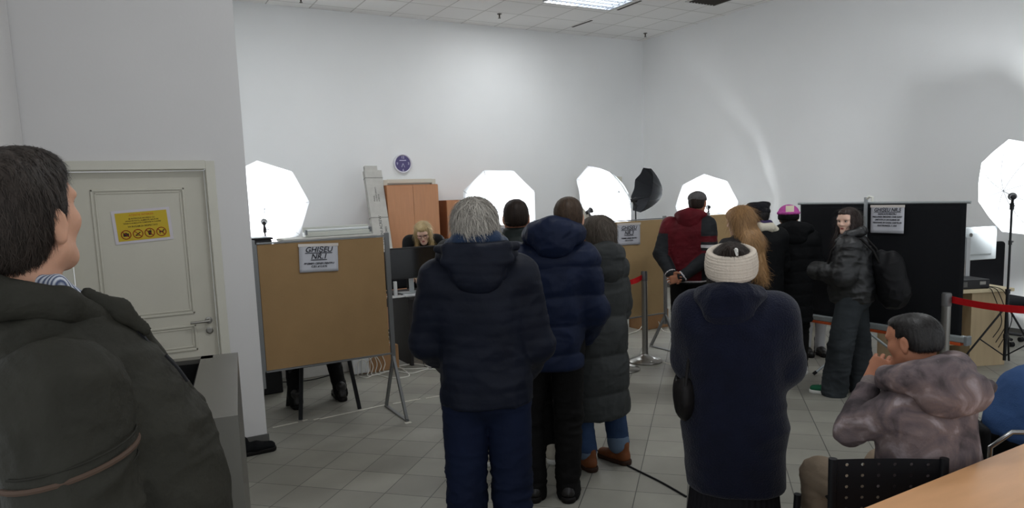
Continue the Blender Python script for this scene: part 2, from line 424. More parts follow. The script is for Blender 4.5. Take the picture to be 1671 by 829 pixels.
for k in range(4):
    cx_ = -.108 + .072 * k; q_ = thing('prohibition_symbol', None, None, (cx_, -.003, -.052)); q_.parent = t
    n_ = 28; MB().tube([(.029 * math.cos(a), 0, .029 * math.sin(a)) for a in np.linspace(0, 2 * math.pi, n_)], .0028, 6).tube([(-.02, 0, .02), (.02, 0, -.02)], .0026, 6).ob('ring', RM, q_)
    g = MB()
    if k == 0: g.box((0, 0, -.002), (.034, .001, .020)).box((.0, 0, .010), (.012, .001, .006)).lathe([(.007, -.001), (.007, .0015)], (0, 0, -.002), 14, rotm('X', 90))
    elif k == 1: g.bar((-.016, 0, -.012), (.016, 0, .010), .006, .001, (0, 1, 0)).box((.0, 0, -.012), (.024, .001, .003))
    elif k == 2: g.add([(-.012, 0, .014), (.012, 0, .014), (.008, 0, -.016), (-.008, 0, -.016)], [(0, 1, 2, 3)]).bar((.002, -.0005, .014), (.010, -.0005, .024), .003, .001, (0, 1, 0))
    else: g.box((0, 0, 0), (.026, .001, .010)).box((-.010, 0, -.010), (.004, .001, .012)).box((.010, 0, -.010), (.004, .001, .012)).box((.015, 0, .009), (.009, .001, .009))
    g.ob('icon', DM, q_)

# ---- ceiling fittings
LOUV = mat('louver_metal', lin(190, 192, 196), .2, metal=1)
TUBE = emis('lit_tube', (.85, .92, 1, 1), 4.0)
OFFTUBE = mat('unlit_tube', lin(225, 228, 230), .3)
def luminaire(cx, cy, lab, half=False):
    t = thing('ceiling_light', lab, 'ceiling light', (cx, cy, CEIL), group='louvred ceiling lights')
    f = MB()
    for sx in (-1, 1): f.box((sx * .59, 0, -.02), (.02, .6, .04))
    for sy in (-1, 1): f.box((0, sy * .29, -.02), (1.16, .02, .04))
    f.box((0, 0, -.003), (1.18, .58, .006)); f.ob('frame', LOUV, t)
    for k in range(4): MB().tube([(-.55, -.21 + .14 * k, -.016), (.55, -.21 + .14 * k, -.016)], .008, 8).ob('tube', TUBE, t, smooth=True)
    g = MB()
    for k in range(15): g.box((-.56 + .08 * k, 0, -.035), (.003, .56, .02))
    for k in range(5): g.box((0, -.28 + .14 * k, -.035), (1.16, .012, .022))
    g.ob('louvers', LOUV, t)
lc = PZ(962, -3, CEIL)
for i, (lx, ly) in enumerate(LAMP_GRID):
    pass
luminaire(lc[0], lc[1], 'louvred fluorescent ceiling light at the top edge, lit blue-white')
vc = PZ(1166, -3, CEIL)
t = thing('ceiling_vent', 'dark square air vent in the tiled ceiling', 'vent', (vc[0], vc[1], CEIL))
f = MB()
for sx in (-1, 1): f.box((sx * .28, 0, -.008), (.03, .6, .016)); f.box((0, sx * .28, -.008), (.53, .03, .016))
f.ob('frame', mat('vent_frame', lin(200, 200, 198), .5), t)
g = MB(); g.box((0, 0, -.002), (.53, .53, .004))
for k in range(9): g.box((-.24 + .06 * k, 0, -.012), (.03, .53, .004), rotm('Y', 35))
g.ob('slats', mat('vent_dark', lin(70, 66, 62), .7), t)
for (x, y, lab) in ((815, 27, 'small sprinkler head under the ceiling between wall edge and lit luminaire'), (1053, 58, 'small sprinkler head under the ceiling by the room corner'), (491, 1, 'small sprinkler head over the white wall end, above the clock side')):
    p = PZ(x, y, CEIL - .04)
    s_ = MB().lathe([(.035, 0), (.035, -.006), (.012, -.010), (.010, -.05), (.006, -.055), (.022, -.062), (.022, -.066)], (0, 0, 0), 14)
    o = s_.ob('sprinkler', mat('sprinkler_metal', lin(80, 74, 66), .4, metal=.8), smooth=True); o.location = (p[0], p[1], CEIL)
    tag(o, lab, 'sprinkler', 'ceiling sprinklers')
for (a, b, lab) in (((934, 44), (966, 33), 'short dark slot diffuser near the corner in the ceiling'), ((1008, 16), (1046, 1), 'dark slot diffuser beside the lit ceiling light')):
    p, q = PZ(*a, CEIL), PZ(*b, CEIL)
    o = MB().bar((p[0], p[1], CEIL - .003), (q[0], q[1], CEIL - .003), .035, .006).ob('slot_vent', mat('slot_dark', lin(84, 80, 76), .7)); tag(o, lab, 'vent', 'slot vents')

# ================================================================== back wall things
WOOD = mat('beech_laminate', lin(188, 134, 96), .45, noise=(6, .05, (6, 6, .6)))
WOODD = mat('beech_laminate_edge', lin(170, 112, 74), .5)
def wardrobe(name, label, x0, x1, y0, y1, h):
    t = thing(name, label, 'cabinet', ((x0 + x1) / 2, (y0 + y1) / 2, 0)); W, D = x1 - x0, y1 - y0
    b = MB(); b.box((-W / 2 + .01, 0, h / 2), (.02, D, h)); b.box((W / 2 - .01, 0, h / 2), (.02, D, h)); b.box((0, 0, h - .01), (W - .04, D, .02)); b.box((0, 0, .04), (W - .04, D, .08)); b.box((0, D / 2 - .005, h / 2), (W - .04, .01, h - .03))
    b.ob('body', WOODD, t, bevel=.002)
    for sx in (-1, 1):
        d = MB().box((sx * W / 4, -D / 2 - .010, h / 2 + .03), (W / 2 - .004, .018, h - .08)).ob('door', WOOD, t, bevel=.002)
        MB().tube([(sx * .05, -D / 2 - .020, h * .45), (sx * .05, -D / 2 - .04, h * .45), (sx * .05, -D / 2 - .04, h * .45 + .1), (sx * .05, -D / 2 - .02, h * .45 + .1)], .005, 8).ob('handle', STEEL, d, smooth=True)
    return t
a = PY(619, 298, 9.9); b = PY(713, 301, 9.88)
wardrobe('wardrobe', 'tall beech wardrobe with two doors below the round wall clock', 3.53, b[0], 9.86, 10.28, 2.0)
a = PY(728, 327, 9.95)
wardrobe('low_cabinet', 'lower beech cabinet behind the middle umbrella, beside the tall wardrobe', a[0], a[0] + 1.25, 9.95, 10.38, a[2])

# clock
c = PY(656.5, 267, YB); r = .148
t = thing('wall_clock', 'round wall clock with violet face and silvery white rim', 'clock', (c[0], YB, c[2]))
MB().lathe([(r - .024, .0), (r - .024, .028), (r - .012, .040), (r, .034), (r, .0)], (0, 0, 0), 48, rotm('X', 90)).ob('rim', mat('clock_rim', lin(222, 222, 230), .35), t, smooth=True)
MB().lathe([(r - .024, .0), (r - .024, .027), (.0001, .027)], (0, 0, 0), 48, rotm('X', 90)).ob('face', mat('clock_face', lin(92, 86, 128), .5), t, smooth=True)
CW = mat('clock_white', lin(200, 198, 220), .5)
for s_, x, z in (('12', 0, .078), ('3', .092, -.018), ('6', 0, -.118), ('9', -.092, -.018)): text(s_, .052, CW, t, (x, -.0285, z), bold=.001, name='numeral')
text('QUARTZ', .028, CW, t, (0, -.0285, .040), sx=1.2, bold=.0006) if False else MB().box((0, -.0285, .048), (.11, .001, .014)).ob('printed_band', CW, t)
MB().bar((0, -.031, 0), (-.025, -.031, -.055), .008, .002, (0, 1, 0)).ob('hour_hand', CW, t); MB().bar((0, -.033, 0), (.028, -.033, -.06), .005, .002, (0, 1, 0)).ob('minute_hand', CW, t)

# flat cardboard package leaning on the wall
CARD = mat('pale_cardboard', lin(186, 184, 178), .8, noise=(12, .06))
top = PY(607, 279, 10.05); bot = PY(622, 384, 9.76)
dvec = (bot - top); dvec = dvec / np.linalg.norm(dvec); p0 = top; p1 = top + dvec * (top[2] - .0) / -dvec[2]
t = thing('cardboard_package', 'long flat pale cardboard package leaning against the wall beside the wardrobe', 'package', (p1[0], p1[1], 0))
R_ = Matrix.Identity(3)
zz = -dvec; yy = np.array([0, 1, 0]) - zz * zz[1]; yy /= np.linalg.norm(yy); xx = np.cross(yy, zz); RR = np.stack([xx, yy, zz], 1)
L_ = np.linalg.norm(p1 - p0)
o = MB().box((p0 - p1) / 2, (.26, .09, L_), RR).box(p0 - p1 + zz * .03 + xx * -.02, (.19, .07, .08), RR).ob('carton', CARD, t, bevel=.006)
for k in (.12, .72, 1.2): MB().box(p0 - p1 - zz * k, (.266, .096, .006), RR).ob('strap', mat('strap_grey', lin(110, 108, 104), .6), t)
Tm = mat('print_black', lin(40, 40, 44), .6)
rot = Matrix(np.stack([zz, -yy, xx], 1) @ np.eye(3)) 
e = Matrix(np.stack([zz, -xx, -yy], 1)).to_euler()
for k, (s_, off, sz) in enumerate((('CEDUNI ACREW', -.01, .058), ('SINGLE ADRES', .055, .042))):
    q = p0 - p1 - zz * 1.13 + xx * (off + .03) - yy * .0462
    text(s_, sz, Tm, t, q, e, align='LEFT', name='printed_text')
for k in range(3): 
    q = p0 - p1 - zz * (.48) + xx * (-.03 + .035 * k) - yy * .0462
    text(('FRAGIL', 'NU RASTURNATI', 'ATENTIE')[k], .028, Tm, t, q, e, align='LEFT', name='printed_text')

# ================================================================== notice boards (easels)
FIB = mat('fibreboard', lin(158, 128, 90), .7, noise=(5, .05), bump=(80, .05))
FIB2 = mat('fibreboard_pale', lin(176, 149, 108), .7, noise=(5, .04), bump=(80, .05))
ALU = mat('grey_aluminium', lin(135, 136, 136), .45, metal=.6)
def board(label, x0, y, W=1.02, z0=.515, z1=1.505, fib=FIB, lone=False):
    t = thing('notice_board', label, 'notice board', (x0 + W / 2, y, 0), group='fibreboard notice boards on metal easels'); H = z1 - z0
    MB().box((0, 0, (z0 + z1) / 2), (W - .04, .012, H - .03)).ob('panel', fib, t)
    f = MB(); w_ = .022
    f.box((0, 0, z1 - w_ / 4), (W, .024, w_ / 2)); f.box((0, 0, z0 + w_ / 4), (W, .024, w_ / 2))
    f.box((-W / 2 + .008, 0, (z0 + z1) / 2), (.016, .024, H)); f.ob('frame', ALU, t)
    for sx in (-1, 1):
        x = sx * (W / 2 + .012)
        g = MB(); g.bar((x, 0, z0 - .12), (x, 0, z1 + .02), .035, .03, (0, 1, 0)); g.ob('post', ALU, t, bevel=.002)
        if not (lone and sx < 0): g = MB(); g.bar((x, 0, z0 - .02), (x, -.24, .012), .022, .03, (0, 1, 0)); g.ob('leg', ALU, t, bevel=.002)
        g = MB(); g.bar((x, 0, z0 - .02), (x, .25, .012), .022, .03, (0, 1, 0)); g.ob('leg', ALU, t, bevel=.002)
        if not (lone and sx < 0): g = MB(); g.box((x, .005, .008), (.03, .51, .010)); g.ob('foot_bar', ALU, t)
    return t
PAPER = mat('white_paper', lin(200, 201, 208), .6); INK = mat('ink', lin(52, 52, 58), .6); TAPE = mat('clear_tape', lin(220, 212, 205), .2, coat=.5)
def sign(label, x, y, z, W, H, lines, rz=0, tilt=0, sub=()):
    t = thing('paper_sign', label, 'sign', (x, y, z), rz, group='counter number signs'); 
    t.rotation_euler = (0, math.radians(tilt), rz)
    V = []; N = 8
    for i in range(N + 1):
        for j in range(N + 1): V.append((-W / 2 + W * i / N, -.003 - .003 * math.sin(i * 1.1) * (1 - j / N), -H / 2 + H * j / N))
    Fq = [(i * (N + 1) + j, (i + 1) * (N + 1) + j, (i + 1) * (N + 1) + j + 1, i * (N + 1) + j + 1) for i in range(N) for j in range(N)]
    s_ = link('sheet', V, Fq, PAPER, t, smooth=True); md = s_.modifiers.new('th', 'SOLIDIFY'); md.thickness = .0006
    MB().box((0, -.006, H / 2 - .006), (W + .01, .001, .022)).ob('tape', TAPE, t)
    for (s_, zz_, size, sh, sxx) in lines:
        text(s_, size, INK, t, (0, -.0068, zz_), shear=sh, bold=.0007, sx=sxx, underline=size > .03)
    return t
board('fibreboard notice board in front of the chairs, its sign reading NR.1', .915, 5.50, lone=True)
p = PY(519, 420, 5.487)
sign('white paper sign GHIŞEU NR.1 on the board beside the door wall', p[0] + .005, 5.487, p[2] - .005, .30, .215,
     [('GHIŞEU', .048, .056, .25, 1.05), ('NR.1', -.005, .056, .25, 1.05), ('PREIMIRI CERERI PENTRU', -.048, .019, .25, 1.1), ('C.E.I. si C.E.N.', -.070, .019, .25, 1.1)], tilt=2)
b2x = PY(1087, 420, 5.9)[0]
board('fibreboard notice board behind the steel queue post, its sign reading NR.3', b2x - 1.22, 5.9, W=1.19, z0=.42, z1=1.487, fib=FIB2)
p = PY(1027, 382, 5.887)
sign('white paper sign GHIŞEU NR.3 on the board behind the queue post', p[0] - .01, 5.887, p[2], .31, .23,
     [('GHIŞEU', .050, .056, .25, 1.05), ('NR.3', -.005, .056, .25, 1.05), ('PREIMIRI CERERI PENTRU', -.048, .017, .25, 1.1), ('C.E.I. si C.E.N.', -.072, .017, .25, 1.1)], tilt=1)
b3x = PY(1158, 350, 6.15)[0]
board('fibreboard notice board past the man in the red and black jacket', b3x - .02, 6.15, W=.86, z0=.42, z1=1.49, fib=FIB2)
b4 = PY(797, 376, 6.4)
board('fibreboard notice board hidden behind the grey-haired man and his neighbour', b4[0] - .12, 6.4, W=1.02, z0=.45, z1=b4[2], fib=FIB2)
p = PY(812, 384, 6.385)
sign('paper sign on the mostly hidden board behind the grey-haired man', p[0], 6.385, p[2], .28, .20, [('GHIŞEU', .035, .05, .25, 1.05), ('NR.2', -.02, .05, .25, 1.05)])

# ================================================================== the portable screen
BLACKCLOTH = mat('black_cloth', lin(26, 27, 30), .85, noise=(2, .12, (1, 1, .3)), bump=(4, .25, (1, 4, .3)))
SX = 6.02; cyS = 3.95; sy0, sy1 = 3.10, 4.74
t = thing('projection_screen', 'black backed portable screen on a tripod behind the young woman', 'projection screen', (SX, cyS, 0))
V = []; nY, nZ = 40, 20
for i in range(nY + 1):
    for j in range(nZ + 1):
        y = sy0 + .03 + (sy1 - sy0 - .06) * i / nY; z = .50 + 1.095 * j / nZ
        V.append((.006 * math.sin(y * 7) * (1 - j / nZ) ** 1, y - cyS, z))
Fq = [(i * (nZ + 1) + j, (i + 1) * (nZ + 1) + j, (i + 1) * (nZ + 1) + j + 1, i * (nZ + 1) + j + 1) for i in range(nY) for j in range(nZ)]
o = link('screen_sheet', V, Fq, BLACKCLOTH, t, smooth=True); o.modifiers.new('th', 'SOLIDIFY').thickness = .003
WALU = mat('pale_aluminium', lin(172, 178, 180), .35, metal=.5)
MB().tube([(0, sy0 - cyS, 1.605), (0, sy1 - cyS, 1.605)], .011, 12).ob('top_rod', WALU, t, smooth=True)
MB().box((0, (sy0 + sy1) / 2 - cyS, .478), (.06, sy1 - sy0 + .02, .055)).ob('case', WALU, t, bevel=.01)
MB().box((-.004, (sy0 + sy1) / 2 - cyS, .437), (.055, sy1 - sy0 - .04, .025)).ob('case_strip', mat('orange_strip', lin(190, 84, 44), .5), t, bevel=.004)
for e_ in (sy0 - .02, sy1 + .02): MB().box((0, e_ - cyS, .47), (.075, .03, .08)).ob('case_end', mat('grey_plastic', lin(120, 124, 126), .5), t, bevel=.008)
MB().box((-.035, .035, 1.15), (.022, .028, 1.02)).ob('pole', WALU, t, bevel=.003)
MB().box((-.035, .035, .45), (.03, .035, .62)).ob('lower_pole', WALU, t, bevel=.003)
g = MB(); g.tube([(-.035, .03, 1.645), (-.035, .0, 1.665), (-.035, -.03, 1.655), (-.035, -.025, 1.62)], .012, 10); g.ob('hook', mat('white_plastic', lin(225, 225, 215), .4), t, smooth=True)
RUB = mat('black_rubber', lin(24, 24, 26), .6)
for k, (fx, fy) in enumerate(((PZ(1327, 614)[0], PZ(1327, 614)[1]), (6.45, 3.72), (6.25, 4.45))):
    a_ = np.array([-.02, 0, .42]); f_ = np.array([fx - SX, fy - cyS, .02])
    lg = MB().tube([a_, a_ + (f_ - a_) * .94], .012, 10).ob('leg', WALU, t, smooth=True)
    MB().tube([a_ + (f_ - a_) * .94, f_], .015, 10).ob('rubber_foot', RUB, lg, smooth=True)
p = PX(1448, 357, SX - .03)
sg = sign('large paper sign GHIŞEU NR.5 hung on the black screen', SX - .03, p[1], p[2] - .005, .31, .245, [('GHIŞEU NR.5', .070, .044, .25, .95), ('INDICATII PENTRU', .040, .020, .2, 1), ('PRELUAREA IMAGINII, CARE SUNT', .016, .018, .2, 1), ('LIMITATE LA UN NUMAR DE', -.010, .018, .2, 1), ('PERSOANE, IN CAZUL CARTILOR', -.036, .018, .2, 1), ('ELECTRONICE, 16 ANI', -.062, .018, .2, 1)], rz=-math.pi / 2)
# ================================================================== studio lights with umbrellas
BLK = mat('black_metal', lin(30, 31, 34), .4, metal=.4); BLKP = mat('black_plastic', lin(28, 28, 31), .45)
def umb_cloth(name, col, tr):
    M = bpy.data.materials.new(name); M.use_nodes = True; nt = M.node_tree; nt.nodes.clear(); L = nt.links.new
    o = nt.nodes.new('ShaderNodeOutputMaterial'); d = nt.nodes.new('ShaderNodeBsdfDiffuse'); q = nt.nodes.new('ShaderNodeBsdfTranslucent'); mx = nt.nodes.new('ShaderNodeMixShader')
    d.inputs[0].default_value = col; q.inputs[0].default_value = col; mx.inputs[0].default_value = tr
    L(d.outputs[0], mx.inputs[1]); L(q.outputs[0], mx.inputs[2]); L(mx.outputs[0], o.inputs[0]); return M
UW = umb_cloth('white_umbrella_cloth', (.86, .88, .90, 1), .22)
UB = mat('black_umbrella_cloth', lin(52, 54, 58), .6)
def canopy(c, n, R, depth=.30, spin=0.2):
    """octagonal dished canopy; n points out of the open side"""
    n = np.array(n, float); n /= np.linalg.norm(n); u = np.cross(n, (0, 0, 1.)); u /= np.linalg.norm(u); v = np.cross(n, u)
    V = [np.array(c) - n * depth * R * 1.6]; rings = 10; seg = 64
    for i in range(1, rings + 1):
        tt = i / rings
        for k in range(seg):
            a = 2 * math.pi * k / seg; g = (a % (math.pi / 4)) - math.pi / 8
            rr = R * tt * (1 - tt + tt * math.cos(math.pi / 8) / math.cos(g) )
            z = -depth * R * 1.6 * (1 - tt ** 1.9) - .008 * math.cos(g * 8) * tt
            V.append(np.array(c) + (u * math.cos(a + spin) + v * math.sin(a + spin)) * rr + n * z)
    Fq = [(0, 1 + k, 1 + (k + 1) % seg) for k in range(seg)]
    for i in range(rings - 1):
        for k in range(seg): Fq.append((1 + i * seg + k, 1 + (i + 1) * seg + k, 1 + (i + 1) * seg + (k + 1) % seg, 1 + i * seg + (k + 1) % seg))
    return V, Fq, u, v, n
def studio(label, lamp, ctr, R, foot=None, black=False, power=30, spin=.2, depth=.3, group='studio lights with white umbrellas', lit=True, normal=None, fine=False, shaft=True):
    lamp = np.array(lamp); ctr = np.array(ctr)
    bx, by = (foot if foot is not None else (lamp[0], lamp[1]))
    t = thing('studio_light', label, 'studio light', (bx, by, 0), group=group); O = np.array([bx, by, 0]); lp = lamp - O; cc = ctr - O
    MB().tube([(0, 0, .10), (0, 0, .75)], .014, 10).tube([(0, 0, .7), (0, 0, lp[2] - .06)], .010, 10).ob('pole', BLK, t, smooth=True)
    for zc, rc in ((.75, .020), (.33, .020), (1.2, .015)): MB().lathe([(rc, -.02), (rc, .02)], (0, 0, zc), 12).tube([(0, 0, zc), (.045, 0, zc + .008)], .008, 8).ob('clamp', BLKP, t, smooth=True)
    for j in range(3):
        a = math.radians(120 * j + 20); f_ = np.array([math.cos(a) * .42, math.sin(a) * .42, .012])
        lg = MB().tube([(0, 0, .62), f_], .009, 8).ob('leg', BLK, t, smooth=True)
        MB().tube([(0, 0, .14), f_ * .52 + np.array([0, 0, .62 * .48])], .006, 8).ob('brace', BLK, lg, smooth=True)
    V, Fq, u, v, n = canopy(cc, (normal if normal is not None else lp - cc), R, depth, spin)
    o = link('canopy', V, Fq, UB if black else UW, t, smooth=False)
    rb = MB()
    for k in range(8):
        a = 2 * math.pi * k / 8 + spin; d = u * math.cos(a) + v * math.sin(a); pts = []
        for i in range(9):
            tt = i / 8; pts.append(cc + d * R * tt * 1.0 + n * (-depth * R * 1.6 * (1 - tt ** 1.9) + .006))
        rb.tube(pts, .0025, 5)
    rb.ob('ribs', BLK, t)
    apex = cc - n * depth * R * 1.6
    if shaft: MB().tube([apex, lp + (lp - apex) / np.linalg.norm(lp - apex) * .02], .004, 6).ob('shaft', BLK, t, smooth=True)
    ax = (apex - lp); ax /= np.linalg.norm(ax)
    a0 = np.cross(ax, (0, 0, 1.)); a0 /= np.linalg.norm(a0); Rm = np.stack([a0, np.cross(ax, a0), ax], 1)
    hd = MB(); hd.lathe([(.014, -.09), (.022, -.085), (.024, -.03), (.034, 0), (.036, .004), (.03, .004), (.02, -.02)], lp, 18, Rm)
    hd.tube([(0, 0, lp[2] - .09), lp - ax * .05], .012, 8); hd.lathe([(.018, -.03), (.018, .03)], (0, 0, lp[2] - .09), 12)
    hd.tube([(0, 0, lp[2] - .09), np.array([.05, 0, lp[2] - .085])], .005, 8)
    hd.ob('lamp_head', BLKP, t, smooth=True)
    if lit:
        bl = MB(); bl.lathe([(.012, 0), (.024, .02), (.028, .045), (.018, .07), (.002, .078)], lp, 16, Rm)
        ob_ = bl.ob('bulb', emis('bulb_glow', (1, .98, 1, 1), 12), t, smooth=True)
        l = bpy.data.lights.new('umbrella_lamp', 'SPOT'); l.energy = power; l.spot_size = math.radians(112); l.spot_blend = .6; l.shadow_soft_size = .08; l.color = (.93, .97, 1.0)
        q = bpy.data.objects.new('umbrella_lamp', l); COL.objects.link(q); q.parent = t; q.location = lp + ax * .10; q.rotation_euler = Vector(ax).to_track_quat('-Z', 'Y').to_euler()
    return t
def toward(p, k=1.0):      # unit vector from a place to the camera side of the room
    d = EYE - p; return d / np.linalg.norm(d)
def lightset(label, lpx, lD, cpx, cD, R, nrm=None, foot=None, **kw):
    lamp = PD(*lpx, lD); ctr = PD(*cpx, cD)
    return studio(label, lamp, ctr, R, normal=nrm, foot=foot, **kw)
PW = 85
n0 = -FWD * .93 + RGT * .05 + UPV * .12
lightset('white umbrella studio light behind the first notice board, beside the door wall', (431, 362), 7.75, (428, 336), 8.15, .53, nrm=-FWD + RGT * .25 + UPV * .05, power=PW, spin=.05)
lightset('white umbrella studio light behind the grey-haired man', (805, 341), 8.6, (815, 336), 9.0, .50, nrm=-FWD + RGT * .15 + UPV * .10, power=PW, spin=.35)
lightset('white umbrella studio light turned sideways behind the grey-haired woman, its bulb glaring', (964, 343), 8.3, (985, 328), 8.6, .48, nrm=-FWD * .42 - RGT * .72 - UPV * .45, power=PW, spin=.1, depth=.36)
lightset('white umbrella studio light behind the man in the red and black jacket', (1156, 338), 10.0, (1153, 334), 10.4, .46, nrm=-FWD - RGT * .1 + UPV * .05, power=PW, spin=.05)
p5 = PZ(1638, 605)
lamp5 = np.array([p5[0], p5[1], PD(1647, 320, 6.55)[2]])
ctr5 = PD(1668, 306, 7.0)
studio('white umbrella studio light on a tripod beside the long red belt', lamp5, ctr5, .50, foot=(p5[0], p5[1]), power=PW, normal=-FWD + RGT * .1 + UPV * .02, spin=.25)
lampb = PD(1037, 326, 9.6); ctrb = PD(1048, 310, 9.75)
studio('dark grey studio umbrella on a stand by the room corner, unlit', lampb, ctrb, .33, black=True, normal=-RGT * 1.0 + UPV * .18 - FWD * .28, lit=False, group='dark studio umbrella', depth=.55, spin=.3)

# ================================================================== desks and what stands on them
DKG = mat('dark_desk_laminate', lin(50, 48, 48), .5, noise=(4, .08)); LWD = mat('pale_wood_laminate', lin(206, 192, 160), .5, noise=(5, .05, (5, 5, .5))); LWS = mat('pale_wood_side', lin(184, 164, 132), .55, noise=(5, .05, (5, 5, .5)))
d0 = PZ(637, 480, .75); d1 = PZ(725, 474, .75)
yd = 7.0
t = thing('office_desk', 'dark office desk under the black monitor of the blonde woman', 'desk', (3.0, yd, 0))
x0, x1 = -.32, .62
MB().box(((x0 + x1) / 2, .35, .735), (x1 - x0, .72, .03)).ob('desk_top', DKG, t, bevel=.003)
MB().box(((x0 + x1) / 2, .06, .50), (x1 - x0 - .06, .02, .44)).ob('modesty_panel', DKG, t)
for xx_ in (x0 + .02, x1 - .02): MB().box((xx_, .35, .36), (.03, .66, .72)).ob('side_panel', DKG, t)
YD = yd
def monitor(name, label, loc, rz, W, H, zb, body, scr, standw=True):
    t = thing(name, label, 'monitor', loc, rz)
    MB().box((0, 0, zb + H / 2), (W, .03, H)).box((0, .018, zb + H / 2), (W * .6, .02, H * .6)).ob('display', body, t, bevel=.004)
    MB().box((0, -.0155, zb + H / 2), (W - .02, .001, H - .03)).ob('screen', scr, t)
    s_ = MB(); s_.box((0, .045, zb * .5 + .05), (.055, .02, zb + .12)); s_.ob('stand', WALU if standw else BLKP, t, bevel=.004)
    MB().box((0, .05, .006), (.26, .19, .012)).ob('base', WALU if standw else BLKP, t, bevel=.004)
    return t
SCR = mat('dark_glass', lin(18, 19, 22), .15)
mp = PY(672, 429, YD + .28)
monitor('computer_monitor', 'black flat monitor on the dark desk before the blonde woman', (mp[0], YD + .28, .7505), 0, .60, .345, mp[2] - .75 - .17, BLKP, SCR)
# thin white standing device, cables and a mug-like cable coil on the dark desk
p = PY(646, 467, YD + .1)
t = thing('document_stand', 'small white upright device on the dark desk beside the keyboard', 'device', (p[0], YD + .12, .75))
MB().box((0, 0, .006), (.16, .14, .012)).ob('base', mat('white_gloss', lin(205, 206, 206), .3), t, bevel=.003); MB().box((.0, 0, .09), (.035, .03, .16)).ob('upright', mat('white_gloss', lin(205, 206, 206), .3), t, bevel=.004)
p = PZ(656, 478, .75)
t = thing('keyboard', 'thin pale keyboard at the front edge of the dark desk', 'keyboard', (p[0] + .05, YD + .10, .75))
MB().box((0, -.02, .008), (.30, .10, .014)).ob('body', mat('pale_plastic', lin(190, 190, 190), .5), t, bevel=.003)
g = MB()
for i in range(12):
    for j in range(4): g.box((-.138 + .025 * i, -.055 + .024 * j, .017), (.020, .019, .005))
g.ob('keys', mat('key_grey', lin(205, 206, 208), .5), t)
WC = mat('white_cable', lin(215, 213, 205), .4); BC = mat('black_cable', lin(28, 28, 30), .5)
def cable(label, pts, r, M, cat='cable', name='cable', grp=None, sub=6):
    P_ = [np.array(p, float) for p in pts]; out = []
    for i in range(len(P_) - 1):
        a, b_, c_, d_ = P_[max(i - 1, 0)], P_[i], P_[i + 1], P_[min(i + 2, len(P_) - 1)]
        for k in range(sub):
            u = k / sub; out.append(.5 * ((2 * b_) + (-a + c_) * u + (2 * a - 5 * b_ + 4 * c_ - d_) * u * u + (-a + 3 * b_ - 3 * c_ + d_) * u ** 3))
    out.append(P_[-1]); o = MB().tube(out, r, 6).ob(name, M, smooth=True); return tag(o, label, cat, grp)
p = PZ(676, 474, .76)
cable('loose white cable loop on the dark desk', [(p[0] + .10 + .05 * math.cos(a), YD + .14 + .04 * math.sin(a), .757) for a in np.linspace(0, 6, 12)], .005, WC)

# office chair behind desk 1
def swivel(label, loc, rz, back=(.46, .5), zb=.62, full=True):
    t = thing('office_chair', label, 'chair', loc, rz)
    b = Sdf(.012); b.box((0, 0, .47), (.48, .46, .09), .04); b.ob('seat', mat('black_fabric', lin(26, 26, 29), .85, bump=(200, .1)), t)
    b = Sdf(.012); b.box((0, -.24, zb + back[1] / 2), (back[0], .07, back[1]), .033); b.ob('backrest', mat('black_fabric', lin(26, 26, 29), .85), t)
    MB().tube([(0, -.05, .42), (0, -.05, .10)], .03, 12).tube([(0, -.1, .43), (0, -.29, .47), (0, -.29, .8)], .018, 8).ob('column', BLKP, t, smooth=True)
    for j in range(5):
        a = 2 * math.pi * j / 5 + .3; e_ = np.array([math.cos(a) * .28, math.sin(a) * .28 - .05, .075])
        lg = MB().tube([(0, -.05, .12), e_], [.024, .016], 8).ob('leg', BLKP, t, smooth=True)
        MB().lathe([(.026, -.02), (.026, .02)], e_ - np.array([0, 0, .048]), 14, rotm('Y', 90)).ob('caster', RUB, lg, smooth=True)
    return t
pc = PZ(672, 563)
swivel('black office chair behind the dark desk, one caster showing under it', (pc[0] + .10, pc[1] + .45, 0), math.pi)
# brown wooden drawer unit behind
o = PZ(667, 548)
t = thing('drawer_unit', 'low orange-brown wooden unit seen under the dark desk', 'cabinet', (o[0] + .15, 9.15, 0))
MB().box((0, 0, .30), (.44, .45, .58)).ob('body', WOOD, t, bevel=.003)
for k in range(3):
    d_ = MB().box((0, -.235, .12 + .185 * k), (.42, .018, .175)).ob('drawer', WOOD, t, bevel=.002); MB().box((0, -.25, .12 + .185 * k), (.1, .012, .012)).ob('handle', STEEL, d_)

# pile of cartons behind board 1 with a tube light fitting lying on it
q = PD(545, 385, 7.4)
t = thing('storage_shelf', 'grey-white cloth covered stack behind the first notice board', 'box', (q[0] - .05, q[1], 0))
hz = PD(545, 384, 7.4)[2] - .015
MB().box((0, 0, hz / 2), (.92, .36, hz)).box((-.02, 0, hz - .004), (.96, .40, .03)).ob('carton', CARD, t, bevel=.01)
MB().add([(-.88, 0, 0), (-.44, 0, 0), (-.44, 0, hz - .0), (-.50, 0, hz), (-.86, 0, hz * .86), (-.88, .03, 0), (-.44, .03, 0), (-.44, .03, hz), (-.50, .03, hz), (-.86, .03, hz * .86)], [(0, 1, 2, 3, 4), (9, 8, 7, 6, 5), (0, 5, 6, 1), (1, 6, 7, 2), (2, 7, 8, 3), (3, 8, 9, 4), (4, 9, 5, 0)]).ob('side_sheet', CARD, t)
t = thing('tube_light_fitting', 'white fluorescent tube fitting lying on the stack behind the first notice board', 'light fitting', (q[0] + .04, q[1], hz + .012))
MB().box((0, 0, .025), (.70, .12, .045)).box((0, .05, .065), (.70, .02, .07)).ob('tray', mat('white_enamel', lin(208, 210, 202), .3), t, bevel=.004)
MB().tube([(-.33, -.02, .066), (.33, -.02, .066)], .013, 10).ob('tube', OFFTUBE, t, smooth=True)
